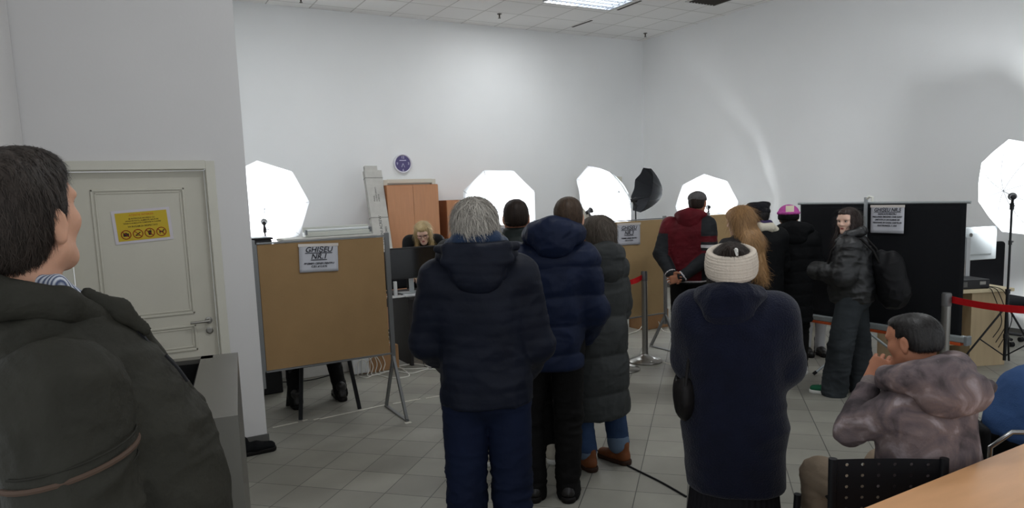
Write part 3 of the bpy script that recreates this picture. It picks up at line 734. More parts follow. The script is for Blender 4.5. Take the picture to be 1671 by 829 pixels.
for sx in (-1, 1): MB().box((sx * .34, -.05, .05), (.02, .05, .05)).ob('socket', mat('grey_plastic', lin(120, 124, 126), .5), t)
# low black device by the first umbrella
q2 = PD(415, 391, 6.6)
t = thing('flash_case', 'black case behind the first notice board under the umbrella', 'case', (q2[0], q2[1], 0)); 
MB().box((0, 0, q2[2] / 2), (.26, .3, q2[2] * 1.0)).ob('body', BLKP, t, bevel=.01)
MB().box((0, 0, q2[2] + .01), (.28, .32, .02)).ob('lid', BLKP, t, bevel=.005)

# chair and cables behind board 1
def simple_chair(label, loc, rz):
    t = thing('visitor_chair', label, 'chair', loc, rz); W, D = .24, .21
    Bf = mat('black_fabric', lin(26, 26, 29), .85)
    b = Sdf(.012); b.box((0, 0, .455), (.47, .44, .06), .025); b.ob('seat', Bf, t)
    b = Sdf(.012); b.box((0, -.22, .72), (.45, .05, .28), .022); b.ob('backrest', Bf, t)
    for sx in (-1, 1):
        MB().tube([(sx * W * .85, D * .8, .44), (sx * W * 1.05, D * 1.15, 0)], .018, 8).ob('leg', BLK, t, smooth=True)
        MB().tube([(sx * W * .85, -D, .86), (sx * W * .85, -D * .9, .42), (sx * W * 1.05, -D * 1.15, 0)], .018, 8).ob('leg', BLK, t, smooth=True)
    MB().tube([(-W * .85, D * .8, .43), (W * .85, D * .8, .43)], .010, 8).tube([(-W * .85, -D * .9, .43), (W * .85, -D * .9, .43)], .010, 8).ob('seat_frame', BLK, t, smooth=True)
    return t
simple_chair('black four-legged chair behind the first notice board with someone sitting on it', (1.48, 6.07, 0), 0)
cq = PZ(442, 664)
#simple_chair('second black chair, only thin legs showing beside the door wall', (1.16, 7.05, 0), .2)
# boxes under desks
o = PZ(618, 612)
def carton(label, loc, d, rz=0, M=None, name='cardboard_box'):
    t = thing(name, label, 'box', loc, rz); M = M or mat('brown_cardboard', lin(158, 122, 88), .8, noise=(8, .06))
    MB().box((0, 0, d[2] / 2), d).ob('carton', M, t, bevel=.004); MB().box((0, 0, d[2] + .001), (d[0], .05, .002)).ob('tape', TAPE, t); return t
e_ = PZ(628, 610); carton('brown cardboard box behind tangled white cables by the first board', (e_[0], e_[1] + .28, 0), (.42, .3, .26))
e_ = PZ(598, 613); t = thing('power_adapter', 'white electrical unit among the cables in front of the cardboard box', 'electrical unit', (e_[0] - .03, e_[1] + .09, 0)); MB().box((0, 0, .12), (.18, .05, .22)).ob('body', mat('white_gloss', lin(205, 206, 206), .3), t, bevel=.012)
e_ = PZ(1071, 536); carton('small brown box beyond the easel of the NR.3 board', (e_[0], e_[1] + .15, 0), (.42, .3, .24))
t = thing('cable_bin', 'dark low box standing behind the NR.3 board', 'box', (e_[0] - .46, e_[1] + .5, 0)); MB().box((0, 0, .2), (.35, .35, .4)).ob('body', DKG, t, bevel=.01)
rnd = random.Random(3)
def fl(x, y): p = PZ(x, y); return (p[0], p[1], .006)
paths = [[(648, 601), (668, 603), (700, 601), (720, 598), (745, 600)], [(646, 606), (672, 610), (700, 603), (730, 607), (750, 604)], [(640, 594), (655, 602), (668, 614), (640, 618), (614, 612), (600, 617), (588, 616)], [(650, 598), (680, 595), (716, 602), (740, 595)]]
for k, pt in enumerate(paths): cable(['white cable along the floor behind the easel foot', 'second white cable crossing the floor toward the men in navy coats', 'white cable looping on the floor beside the easel leg', 'thin white cable crossing over the others behind the easel foot'][k], [fl(*q) for q in pt], .006, WC, grp='white cables on the floor')
e1 = PZ(598, 612)
for k in range(5):
    cx_, cy_ = e1[0] - .06 + .05 * k, e1[1] - .02 + .02 * k; hh = .12 + .03 * (k % 3)
    cable(['white cable hanging in front of the electrical unit', 'white cable arching over the electrical unit', 'white cable curling beside the electrical unit', 'white cable rising to the desk by the first board', 'white cable drooping beside the cardboard box'][k], [(cx_ - .08, cy_, .01), (cx_ - .06, cy_ + .0, hh), (cx_ + .02, cy_ - .03, hh + .06), (cx_ + .08, cy_ - .02, hh * .6), (cx_ + .05, cy_ - .05, .01), (cx_ + .15, cy_ - .06, .006)], .0045, WC, grp='white cables by the electrical unit')
cable('black cable on the floor under the first notice board', [fl(*q) for q in ((432, 618), (455, 624), (500, 622), (540, 612), (552, 600))], .005, BC)
cable('dark cable on the tiles under the dark desk', [fl(*q) for q in ((690, 574), (693, 598), (712, 600), (735, 590))], .004, BC)
cable('black cable running from the brown boots toward the woman in the cream headband', [fl(*q) for q in ((968, 733), (1000, 749), (1044, 771), (1080, 789), (1120, 812))], .006, BC)
cable('white cable on the floor behind the queue post', [(*fl(1024, 546)[:2], .006), (*fl(1045, 540)[:2], .03), (*fl(1056, 532)[:2], .18), (*fl(1068, 528)[:2], .2), (*fl(1080, 540)[:2], .02), (*fl(1100, 543)[:2], .006)], .006, WC)
# worn tape line on the floor
TPM = bpy.data.materials.new('worn_tape'); TPM.use_nodes = True; nt = TPM.node_tree; bs = nt.nodes['Principled BSDF']
bs.inputs['Base Color'].default_value = lin(205, 202, 190); bs.inputs['Roughness'].default_value = .5
def floor_tape(a, b, lab, wd=.022):
    a, b = PZ(*a), PZ(*b); N = 24; V = []; L_ = b - a; nn = np.array([-L_[1], L_[0], 0]) / np.linalg.norm(L_)
    for i in range(N + 1):
        p = a + L_ * i / N; w1 = wd * (.7 + .5 * rnd.random()); w2 = wd * (.7 + .5 * rnd.random())
        V += [p + nn * w1 + (0, 0, .002), p - nn * w2 + (0, 0, .002), p + nn * w1 + (0, 0, .0005), p - nn * w2 + (0, 0, .0005)]
    Fq = []
    for i in range(N):
        q = 4 * i; Fq += [(q, q + 1, q + 5, q + 4), (q, q + 4, q + 6, q + 2), (q + 1, q + 3, q + 7, q + 5)]
    Fq += [(0, 2, 3, 1), (4 * N, 4 * N + 1, 4 * N + 3, 4 * N + 2)]
    tag(link('floor_tape', V, Fq, TPM), lab, 'tape', 'pieces of worn white tape line')
for a, b, lab in (((445, 698), (486, 689), 'worn white tape piece by the door wall corner'), ((494, 687), (502, 685), 'tiny white tape scrap beside the chair legs'), ((512, 685), (521, 683), 'small white tape scrap next to the long tape strip'), ((522, 684), (632, 660), 'long white tape strip running to the easel foot'), ((641, 659), (686, 651), 'white tape strip past the easel foot'), ((695, 650), (730, 644), 'white tape strip ending at the jeans of the grey-haired man'), ((1080, 590), (1120, 604), 'short white tape mark by the shoes of the man in red'), ((661, 691), (671, 689), 'white paper scrap lying before the easel foot')): floor_tape(a, b, lab, .012 if a[0] != 661 else .02)

# ================================================================== queue posts with red belt
def post(label, x, y, h=.96):
    t = thing('queue_post', label, 'queue post', (x, y, 0), group='steel queue posts')
    S_ = mat('polished_steel', lin(150, 148, 144), .28, metal=.9)
    MB().lathe([(.175, 0), (.178, .012), (.17, .022), (.10, .045), (.045, .07), (.032, .085), (.0315, .09)], (0, 0, 0), 40).ob('base', S_, t, smooth=True)
    MB().lathe([(.0315, .085), (.0315, h - .10)], (0, 0, 0), 24).ob('pole', S_, t, smooth=True)
    MB().lathe([(.034, h - .10), (.034, h - .015), (.030, h), (.001, h)], (0, 0, 0), 24).ob('head', mat('grey_head', lin(105, 104, 104), .4, metal=.5), t, smooth=True)
    return t
q = PZ(1053, 590); zt = PD(1050, 452, (np.array([q[0], q[1], 0]) - EYE) @ FWD + .0)[2]
post('steel queue post in front of the NR.3 notice board', q[0], q[1])
q6 = PZ(1022, 602); post('steel queue post mostly hidden behind the woman in the long grey coat', q6[0] - .05, q6[1])
RED = mat('red_belt', lin(190, 24, 30), .6, noise=(10, .05))
def belt(label, a, b, sag=.02, w_=.05):
    a, b = np.array(a), np.array(b); V = []; N = 24; L_ = b - a; nn = np.cross(L_, (0, 0, 1.)); nn /= np.linalg.norm(nn)
    for i in range(N + 1):
        t_ = i / N; p = a + L_ * t_ - np.array([0, 0, sag * 4 * t_ * (1 - t_)]); tw = .010 * math.sin(t_ * 5)
        V += [p + (0, 0, w_ / 2) + nn * tw, p - (0, 0, w_ / 2) - nn * tw]
    o = link('queue_belt', V, [(2 * i, 2 * i + 1, 2 * i + 3, 2 * i + 2) for i in range(N)], RED); o.modifiers.new('t', 'SOLIDIFY').thickness = .002
    return tag(o, label, 'belt', 'red queue belts')
belt('short red belt between two steel queue posts by the grey coat', (q[0] - .03, q[1], .90), (q6[0] - .05 + .03, q6[1] + .0, .89))
ps = PD(1545, 478, 5.35); post('steel queue post before the black screen, holding the long red belt', ps[0], ps[1], ps[2])
pe = PD(1760, 507, 4.3)
belt('long red belt stretched from the post across to the picture edge', (ps[0] + .03, ps[1] - .01, ps[2] - .05), (pe[0], pe[1], pe[2] + .0), .03, .052)
post('steel queue post that holds the other end of the long red belt', pe[0] + .06, pe[1] - .02, pe[2] + .06)

# ================================================================== pale desk by the right wall
PX0 = np.array([7.02, 3.57]); ang = math.atan2(-.42, .9)
t = thing('office_desk', 'pale wooden desk with a monitor and small computer, beyond the red belt', 'desk', (PX0[0], PX0[1], 0), ang)
MB().box((-.07, .32, .735), (.95, .70, .03)).ob('desk_top', LWD, t, bevel=.003)
MB().box((.19, .32, .36), (.36, .62, .72)).ob('drawer_block', LWS, t, bevel=.002)
MB().box((-.52, .32, .36), (.025, .62, .72)).ob('side_panel', LWS, t)
MB().box((-.25, .60, .38), (.5, .02, .60)).ob('back_panel', LWS, t); MB().box((-.25, .35, .20), (.5, .45, .02)).ob('shelf', LWS, t)
ca, sa = math.cos(ang), math.sin(ang)
def onD(u, v, z): return (PX0[0] + ca * u - sa * v, PX0[1] + sa * u + ca * v, z)
carton('open brown box on the low shelf of the pale desk', onD(-.13, .25, .21), (.2, .25, .14), ang)
t = thing('small_computer', 'small black desktop computer lying on the pale desk under the monitor', 'computer', onD(.02, .17, .751), ang)
MB().box((0, 0, .045), (.34, .30, .088)).ob('case', BLKP, t, bevel=.004)
g = MB(); 
for k in range(6): g.box((-.12 + .012 * k, -.151, .045), (.004, .002, .05))
g.box((.10, -.151, .055), (.06, .002, .03)); g.ob('rear_ports', STEEL, t)
MW = mat('monitor_white', lin(190, 196, 198), .45)
t = thing('computer_monitor', 'white monitor seen from behind on the pale desk', 'monitor', onD(.27, .36, .751), ang + math.radians(8))
MB().box((0, 0, .40), (.54, .03, .33)).box((0, -.02, .40), (.40, .02, .22)).ob('display', MW, t, bevel=.008)
MB().box((0, .0165, .40), (.52, .001, .31)).ob('screen', SCR, t)
MB().lathe([(.02, 0), (.02, .002), (.016, .002), (.016, .0)], (-.06, -.030, .49), 20, rotm('X', 90)).ob('badge', STEEL, t, smooth=True)
MB().box((-.12, -.055, .24), (.05, .03, .47)).ob('stand', mat('silver_plastic', lin(180, 182, 184), .3, metal=.5), t, bevel=.006)
MB().box((-.08, -.04, .006), (.24, .18, .012)).ob('base', mat('silver_plastic', lin(180, 182, 184), .3, metal=.5), t, bevel=.005)
c_ = onD(1.0, .90, 0); swivel('black office chair with tall backrest behind the white monitor', c_, ang + math.pi, back=(.50, .56), zb=.53)
for k in range(3): cable(['black cable hanging down the side of the pale desk', 'second black cable drooping over the edge of the pale desk', 'thin black cable falling from the pale desk top'][k], [onD(.02 + .05 * k, .1, .76), onD(.14 + .04 * k, -.02, .765), onD(.17 + .06 * k, -.06, .70), onD(.24 + .05 * k, -.09, .45), onD(.15 + .03 * k, -.10, .30 - .05 * k)], .004, BC, grp='black cables on the pale desk')
# second pale desk seen under the screen, with a power strip
e_ = PZ(1428, 578)
t = thing('side_table', 'pale wooden table standing behind the black screen, seen beneath it', 'table', (e_[0] + .45, e_[1] + 1.2, 0))
MB().box((0, 0, .725), (.9, .6, .03)).ob('table_top', LWD, t); MB().box((.05, .15, .36), (.70, .02, .70)).ob('panel', LWS, t)
for sx in (-1, 1):
    for sy in (-1, 1): MB().box((sx * .42, sy * .27, .355), (.03, .03, .71)).ob('leg', ALU, t)
e_ = PZ(1455, 572); t = thing('power_strip', 'white power strip on the floor beneath the screen', 'power strip', (e_[0], e_[1], 0), .4)
MB().box((0, 0, .02), (.26, .06, .04)).ob('body', mat('white_gloss', lin(205, 206, 206), .3), t, bevel=.008)
for k in range(4): MB().lathe([(.02, 0), (.02, .002), (.014, .002), (.014, -.001)], (-.09 + .06 * k, 0, .04), 12).ob('socket', mat('grey_plastic', lin(120, 124, 126), .5), t)

# ================================================================== metal stand in front of the door
KM = mat('dark_brushed_metal', lin(116, 114, 108), .32, metal=.75, noise=(3, .05, (1, 1, .2)))
kz = 1.05
A = PZ(388, 575, kz); B = PZ(312, 700, kz); Cc = PZ(265, 588, kz)
ux = (A - Cc)[:2]; ux /= np.linalg.norm(ux); vy = (B - A)[:2]; vy /= np.linalg.norm(vy)
A2 = A[:2]; W_, D_ = .62, 1.15; ang = math.atan2(ux[1], ux[0])
t = thing('metal_counter', 'dark metal counter with a sunken black opening in front of the door', 'counter', (A2[0], A2[1], 0), ang)
# local: x to the left is negative, y toward the camera is negative
h = MB(); rim = .17
h.box((-rim / 2, -D_ / 2, kz - .01), (rim, D_, .02)); h.box((-W_ + .03, -D_ / 2, kz - .01), (.06, D_, .02)); h.box((-W_ / 2, -.035, kz - .01), (W_ - rim - .06 + .0, .07, .02)) ; h.box((-(rim + W_ - .06) / 2, -D_ + .05, kz - .01), (W_ - rim - .06, .1, .02))
h.ob('top_rim', KM, t)
h = MB(); h.box((-.01, -D_ / 2, (kz - .02) / 2), (.02, D_, kz - .02)); h.box((-W_ + .01, -D_ / 2, (kz - .02) / 2), (.02, D_, kz - .02)); h.box((-W_ / 2, -.01, (kz - .02) / 2), (W_ - .04, .02, kz - .02)); h.box((-W_ / 2, -D_ + .01, (kz - .02) / 2), (W_ - .04, .02, kz - .02))
h.ob('body', KM, t)
h = MB(); h.box((-(rim + W_ - .06) / 2, -D_ / 2, kz - .30), (W_ - rim - .02, D_ - .05, .02)); h.ob('tray', mat('tray_black', lin(20, 20, 20), .7), t)
h = MB()
for (c_, d_) in (((-rim - .005, -D_ / 2, kz - .16), (.01, D_ - .1, .28)), ((-W_ + .065, -D_ / 2, kz - .16), (.01, D_ - .1, .28)), ((-(rim + W_ - .06) / 2, -.075, kz - .16), (W_ - rim - .06, .01, .28))): h.box(c_, d_)
h.ob('tray_walls', mat('tray_black', lin(20, 20, 20), .7), t)

# ================================================================== table at the camera's side and the chairs by it
TW = mat('warm_table_laminate', lin(214, 160, 112), .4, noise=(3, .06, (1, 6, 1)), coat=.15)
t = thing('counter_table', 'warm orange-brown table top in the lower corner near the seated boy', 'table', (2.36, .93, 0))
MB().box((0, 0, .735), (1.9, .80, .03)).ob('table_top', TW, t, bevel=.004)
MB().box((0, .32, .40), (1.7, .02, .62)).ob('modesty_panel', TW, t)
for sx in (-1, 1): MB().box((sx * .90, 0, .36), (.03, .7, .72)).ob('side_panel', TW, t)
# ================================================================== people
SKIN = mat('skin', lin(206, 158, 132), .5, noise=(14, .07), sss=.08, bump=(120, .05))
SKIN2 = mat('skin_tan', lin(172, 118, 92), .5, noise=(14, .07), sss=.06, bump=(120, .05))
SKINP = mat('skin_pale', lin(232, 194, 174), .5, noise=(14, .05), sss=.08)
EYEW = mat('eye_white', lin(225, 220, 215), .3); IRIS = mat('iris', lin(40, 28, 22), .2); LIPS = mat('lips', lin(160, 74, 74), .45)
def Rz(d): return rotm('Z', d)
def headR(yaw=0, pitch=0, roll=0):
    """yaw clockwise (to own right), pitch up, roll to own right"""
    return rotm('Z', -yaw) @ rotm('X', pitch) @ rotm('Y', roll)

def head_ops(S, hc, HR, k=1.0, fem=False, neck_to=None, nr=.056):
    HR = np.array(HR); f = lambda p: HR @ (np.array(p) * k) + hc
    if neck_to is not None:
        S.frame(); S.cone(f((0, -.02, -.05)), neck_to, nr, nr * 1.12, .03)
    S.frame(HR * 1.0, hc)
    q = lambda *a: tuple(np.array(a) * k)
    S.ell(q(0, -.015, .03), q(.075, .096, .088), .02)
    S.ell(q(0, .03, -.025), q(.062 if not fem else .054, .062, .080), .03)
    S.ell(q(0, .070, -.090), q(.024 if not fem else .019, .020, .020), .035)
    for sx in (-1, 1):
        S.cone(q(sx * (.043 if fem else .052), .0, -.052), q(sx * (.015 if fem else .022), .062, -.092), (.017 if fem else .020) * k, (.014 if fem else .018) * k, .03)
        S.ell(q(sx * .032, .084, .026), q(.026, .012, .008), .018)
        S.ell(q(sx * .038, .066, -.018), q(.024, .022, .022), .03)
    S.ell(q(0, .060, .05), q(.055, .040, .045), .03)
    for sx in (-1, 1): S.ell(q(sx * .031, .104, .006), q(.018, .016, .012), .012, '-')
    S.cone(q(0, .088, .016), q(0, .112, -.022), .008 * k, .0115 * k, .014)
    for sx in (-1, 1): S.ell(q(sx * .011, .100, -.027), q(.009, .011, .008), .008)
    S.ell(q(0, .089, -.053), q(.022, .011, .0055), .008); S.ell(q(0, .087, -.064), q(.019, .011, .0065), .008)
    for sx in (-1, 1):
        a = S.R @ rotm('Z', sx * -22); S.frame(a, HR @ np.array(q(sx * .074, -.008, -.004)) + hc)
        S.ell(q(sx * .008, 0, .004), q(.007, .018, .031), .008); S.ell(q(sx * .006, .0, -.022), q(.007, .010, .012), .008)
        S.ell(q(sx * .017, .004, .004), q(.006, .009, .018), .004, '-')
        S.frame(HR * 1.0, hc)
    S.frame()

def hand_ops(S, wr, z, palm, side, curl=25, k=1.0, thumb=40, curls=None, spread=4):
    """z: pointing direction, palm: way the palm faces, side: +1/-1 where the thumb is along x = palm x z"""
    z = np.array(z, float); z /= np.linalg.norm(z); y = np.array(palm, float); y -= z * (y @ z); y /= np.linalg.norm(y); x = np.cross(y, z)
    R = np.stack([x, y, z], 1); S.frame(R, wr); q = lambda *a: tuple(np.array(a) * k)
    for i, xx in enumerate((-.030, -.010, .010, .028)): S.cone(q(xx * .5, 0, .005), q(xx, 0, .082), .017 * k, .0115 * k, .018, sq=(1, .8, 1))
    L = [(.044, .027, .021), (.049, .031, .022), (.045, .029, .021), (.036, .022, .019)]
    for i in range(4):
        xx = side * (.030 - .0195 * i); p = np.array(q(xx, 0, .082 - (.004 if i in (0, 3) else 0))); c = (curls[i] if curls else curl); a = 0
        r0 = .0092 if i < 3 else .0080
        for j, l in enumerate(L[i]):
            a += math.radians(c * (.8, 1.1, .8)[j]); b_ = math.radians(spread * (1.5 - i)) * side
            d = np.array([math.sin(b_), math.sin(a), math.cos(a)]); e = p + d * l * k
            S.cone(p, e, r0 * k, (r0 - .0007) * k, .003); p = e; r0 -= .0008
    p = np.array(q(side * .020, .006, .018)); t_ = math.radians(thumb)
    for l, r0, dd in ((.040, .0135, (math.sin(t_), .35, math.cos(t_))), (.032, .0110, (math.sin(t_ * .7), .55, math.cos(t_ * .7))), (.026, .0095, (math.sin(t_ * .4), .60, math.cos(t_ * .4)))):
        d = np.array(dd) * (side, 1, 1); d /= np.linalg.norm(d); e = p + d * l * k; S.cone(p, e, r0 * k, (r0 - .001) * k, .006); p = e
    S.frame()

class Human:
    def __init__(s, label, px, D, h, turn=0, loc=None, name='person', lean=(0, 0), group=None, foot=None):
        """standing figure whose own +Y is its facing; turn clockwise from looking straight away"""
        P_ = PD(px, 330, D) if loc is None else loc
        if foot: P_ = PZ(*foot)
        s.az = AZ(px) + turn; s.k = h / 1.75; k = s.k
        s.root = thing(name, label, 'person', (P_[0], P_[1], 0), -math.radians(s.az), group)
        s.J = {n: np.array(v) * k for n, v in dict(
            hl=(-.09, 0, .93), hr=(.09, 0, .93), kl=(-.10, .02, .50), kr=(.10, .02, .50), al=(-.105, -.02, .09), ar=(.105, -.02, .09),
            sl=(-.175, 0, 1.43), sr=(.175, 0, 1.43), el=(-.245, -.03, 1.14), er=(.245, -.03, 1.14), wl=(-.255, .06, .90), wr=(.255, .06, .90),
            pv=(0, 0, .96), ch=(0, 0, 1.30), nk=(0, -.01, 1.48), hd=(0, .01, 1.632)).items()}
        s.HR = headR(); s.hand = {'l': None, 'r': None}
    def set(s, **kw):
        for n, v in kw.items(): s.J[n] = np.array(v, float)
        return s
    def body(s, M, vox=.007, fem=False, hands=True, headk=1.0):
        J, k = s.J, s.k; S = Sdf(vox); s.hk = headk
        up = J['nk'] - J['pv']
        S.cone(J['pv'], J['ch'], .115 * k, .115 * k, .05, sq=(1.15, .85, 1)); S.cone(J['sl'] * .75 + J['ch'] * .25, J['sr'] * .75 + J['ch'] * .25, .055 * k, .055 * k, .05)
        S.cone(J['ch'], J['nk'], .09 * k, .055 * k, .05)
        for d in 'lr':
            S.cone(J['s' + d], J['e' + d], .044 * k, .036 * k, .02); S.cone(J['e' + d], J['w' + d], .036 * k, .026 * k, .015)
            S.cone(J['h' + d], J['k' + d], .078 * k, .050 * k, .03); S.cone(J['k' + d], J['a' + d], .050 * k, .034 * k, .02)
            S.cone(J['a' + d] - (0, .01, .03), J['a' + d] + s.foot(d) * .15 * k - (0, 0, .055), .030 * k, .022 * k, .02)
            hd = s.hand[d]
            if hands:
                z = J['w' + d] - J['e' + d]
                if hd: hand_ops(S, J['w' + d], hd.get('z', z), hd['palm'], hd['side'], k=hd.get('k', .95 * k), curl=hd.get('curl', 28), curls=hd.get('curls'), thumb=hd.get('thumb', 40))
                else: hand_ops(S, J['w' + d], z, (1 if d == 'l' else -1, 0, 0) if abs(z[0]) < .8 * np.linalg.norm(z) else (0, 1, 0), 1 if (d == 'l') else -1, k=.95 * k)
        head_ops(S, J['hd'], s.HR, headk, fem, neck_to=J['nk'] + (0, 0, -.02), nr=.050 * k if fem else .057 * k)
        s.body_o = S.ob('body', M, s.root); return s
    def foot(s, d): return getattr(s, 'ft', {}).get(d, np.array([0, 1., 0]))
    def hf(s, S): S.frame(s.HR, s.J['hd']); return S
    def eyes(s, lids=None, iris=IRIS, look=0):
        for sx in (-1, 1):
            c = s.HR @ (np.array([sx * .031, .0855, .006]) * s.hk) + s.J['hd']
            o = MB().lathe([(.0001, -.011), (.006, -.009), (.010, -.004), (.011, 0), (.010, .004), (.006, .009), (.0001, .011)], (0, 0, 0), 14).ob('eye', EYEW, s.root, smooth=True)
            o.location = c; o.scale = (s.hk * 1.05, s.hk, s.hk * .62)
            i = MB().lathe([(.0064, 0), (.0058, .0014), (.0001, .0020)], (look * .003, .0106, 0), 12, rotm('X', -90)).ob('iris', iris, o, smooth=True)
            o.rotation_euler = Matrix(s.HR).to_euler()
            S = Sdf(.002); s.hf(S); k = s.hk
            S.cone((sx * .016 * k, .094 * k, .024 * k), (sx * .030 * k, .094 * k, .030 * k), .0032 * k, .0042 * k, .002); S.cone((sx * .030 * k, .094 * k, .030 * k), (sx * .046 * k, .084 * k, .025 * k), .0042 * k, .0022 * k, .002); S.chain([(sx * .019 * k, .0955 * k, .0085 * k), (sx * .031 * k, .0985 * k, .0145 * k), (sx * .045 * k, .0910 * k, .010 * k)], [.0016 * k, .0024 * k, .0016 * k], .002)
            S.ob('eyebrow', s.browM, s.root)
        S = Sdf(.002); s.hf(S); k = s.hk
        S.ell((0, .0985 * k, -.0535 * k), (.020 * k, .004 * k, .0035 * k), .002); S.ell((0, .0965 * k, -.0625 * k), (.017 * k, .005 * k, .0045 * k), .002); S.ob('lips', LIPS, s.root)
    def hair(s, M, vol=.0, ops=None, strands=2500, length=.03, amp=.004, vox=.005, nape=-.05, side=0, lift=.25, width=.0014, face=True, flow=(0, -.25, -1), tone=(.7, 1.3), name='hair', front=.10, earcut=True, fz=-.03, fringe=1.0, fx=.070):
        k = s.hk; S = Sdf(vox); s.hf(S); q = lambda *a: tuple(np.array(a) * k)
        S.ell(q(0, -.020, .036), q(.084 + vol, .102 + vol, .090 + vol), .01)
        S.ell(q(0, -.045, -.01), q(.072 + vol, .066 + vol, .075 + vol), .03)
        if fringe: S.ell(q(0, .040, .078 - .004 * (1 - fringe)), q((.066 + vol * .5) * (.9 + .1 * fringe), (.060 + .006 * fringe + vol * .4), (.036 + .008 * fringe + vol * .6)), .03)
        if ops: ops(S, k)
        if fringe == 0: S.ell(q(0, .028, .082), q(.064 + vol * .3, .072 + vol * .3, .036 + vol * .5), .02)
        if face:
            S.ell(q(0, front + .014, fz - .014), q(fx, .062, .092), .015, '-')
        if earcut:
            for sx in (-1, 1): S.ell(q(sx * .088, .004, -.004), q(.022, .024, .034), .012, '-')
        if nape is not None:
            S.box(q(0, 0, nape - .2), (.5, .5, .4 * 1.0), .002, .02, '-')
        S.frame()
        ax = s.HR
        def disp(P, N):
            Q = (P - s.J['hd']) @ ax; ang = np.arctan2(Q[:, 0], -Q[:, 1] + .02); rr = np.stack([ang * 14, Q[:, 2] * 9, Q[:, 1] * 6], 1)
            return amp * (vnoise(rr, 1.6) * 1.2 + vnoise(rr, 4) * .8 - 1)
        V, Q, N = S.mesh(disp)
        n0_ = len(V); rg = np.random.RandomState(5); base = vnoise(np.stack([np.arctan2(((V - s.J['hd']) @ ax)[:, 0], -((V - s.J['hd']) @ ax)[:, 1] + .02) * 30, V[:, 2] * 8, V[:, 1] * 4], 1), 1.0)
        tn = tone[0] + (tone[1] - tone[0]) * base
        Vs, Fs, Ts = [V], [Q], [tn]
        if strands:
            Ql = (V - s.J['hd']) @ ax / k; ok = np.where(~((Ql[:, 1] > .035) & (np.abs(Ql[:, 0]) < .060)))[0] if length > .045 else np.arange(n0_)
            idx = ok[rg.randint(0, len(ok), strands)]; fl_ = ax @ np.array(flow, float); p = V[idx]; nn = N[idx]
            d = fl_ + .35 * rg.randn(strands, 3); d -= nn * (d * nn).sum(1, keepdims=True); d /= np.linalg.norm(d, axis=1, keepdims=True) + 1e-9
            w_ = np.cross(d, nn) * width * k; ln = length * k * (.5 + rg.rand(strands))[:, None]; g = 3; pts = []
            for i in range(g + 1):
                t_ = i / g; c_ = p - nn * .002 + d * ln * t_ + nn * (lift * ln * t_ * (1 - .5 * t_)); c_ = c_ + ax @ np.array([0, 0, -1]) * (.12 * ln * t_ * t_)
                pts += [c_ - w_ * (1 - .85 * t_), c_ + w_ * (1 - .85 * t_)]
            A = np.stack(pts, 1).reshape(-1, 3); b0 = n0_ + np.arange(strands)[:, None] * (2 * (g + 1)); qs = []
            for i in range(g): qs.append(b0 + np.array([2 * i, 2 * i + 1, 2 * i + 3, 2 * i + 2])[None])
            Vs.append(A); Fs.append(np.concatenate(qs).astype(np.int32)); Ts.append(np.repeat(tone[0] + (tone[1] - tone[0]) * rg.rand(strands), 2 * (g + 1)))
        o = link(name, np.concatenate(Vs), np.concatenate(Fs), M, s.root, smooth=True, attr=np.concatenate(Ts)); return o
    def trousers(s, M, r=(.100, .072, .062), zb=.05, vox=.009, amp=.008, pel=(.165, .125), sq=1.0, off=0, name='trousers', zt=.12, label=None):
        J, k = s.J, s.k; S = Sdf(vox); S.ell(J['pv'] + (0, -.01, .0), (pel[0], pel[1], .15 * k), .03)
        S.cone(J['hl'], J['hr'], r[0] * .95, r[0] * .95, .03)
        for d in 'lr':
            a = J['a' + d] + (J['k' + d] - J['a' + d]) / np.linalg.norm(J['k' + d] - J['a' + d]) * (zb - .09)
            S.cone(J['h' + d], J['k' + d], r[0], r[1], .03); S.cone(J['k' + d], a, r[1], r[2], .02)
        def disp(P, N):
            kn = np.exp(-((P[:, 2] - J['kl'][2]) / .12) ** 2) + np.exp(-((P[:, 2] - J['al'][2] - .06) / .12) ** 2) + .35
            return amp * folds(P, (8, 8, 22), off) * np.minimum(kn, 1.2)
        return S.ob(name, M, s.root, disp, label=label)
    def shoes(s, M, sole, style='shoe', vox=.005, k=1.0, stripes=None, high=0, label=None):
        for d in 'lr':
            y = s.foot(d); y = y / np.linalg.norm(y); x = np.cross(y, (0, 0, 1.)); R = np.stack([x, y, (0, 0, 1.)], 1); o = np.array([s.J['a' + d][0], s.J['a' + d][1], 0])
            S = Sdf(vox); S.frame(R, o)
            S.cone((0, -.045 * k, .050), (0, .05 * k, .052), .040, .040, .02); S.cone((0, .05 * k, .052), (0, .165 * k, .040), .038, .034, .03, sq=(1.15, 1, .8))
            S.cone((0, -.03, .05), (0, -.025, .10 + high), .040, .042 + .1 * high, .02)
            S.box((0, .05, -.185), (.4, .6, .42), .001, .004, '-')
            sh = S.ob('shoe', M, s.root, (lambda P, N: .003 * folds(P, (14, 14, 20))), label=label)
            S = Sdf(vox); S.frame(R, o); S.cone((0, -.055 * k, .018), (0, .03 * k, .018), .044, .040, .02, sq=(1, 1, 1)); S.cone((0, .03 * k, .018), (0, .165 * k, .018), .040, .042, .03)
            S.box((0, .05, .242), (.4, .6, .42), .001, .002, '-'); S.box((0, .05, -.20), (.4, .6, .40), .001, .002, '-'); S.ob('sole', sole, sh)
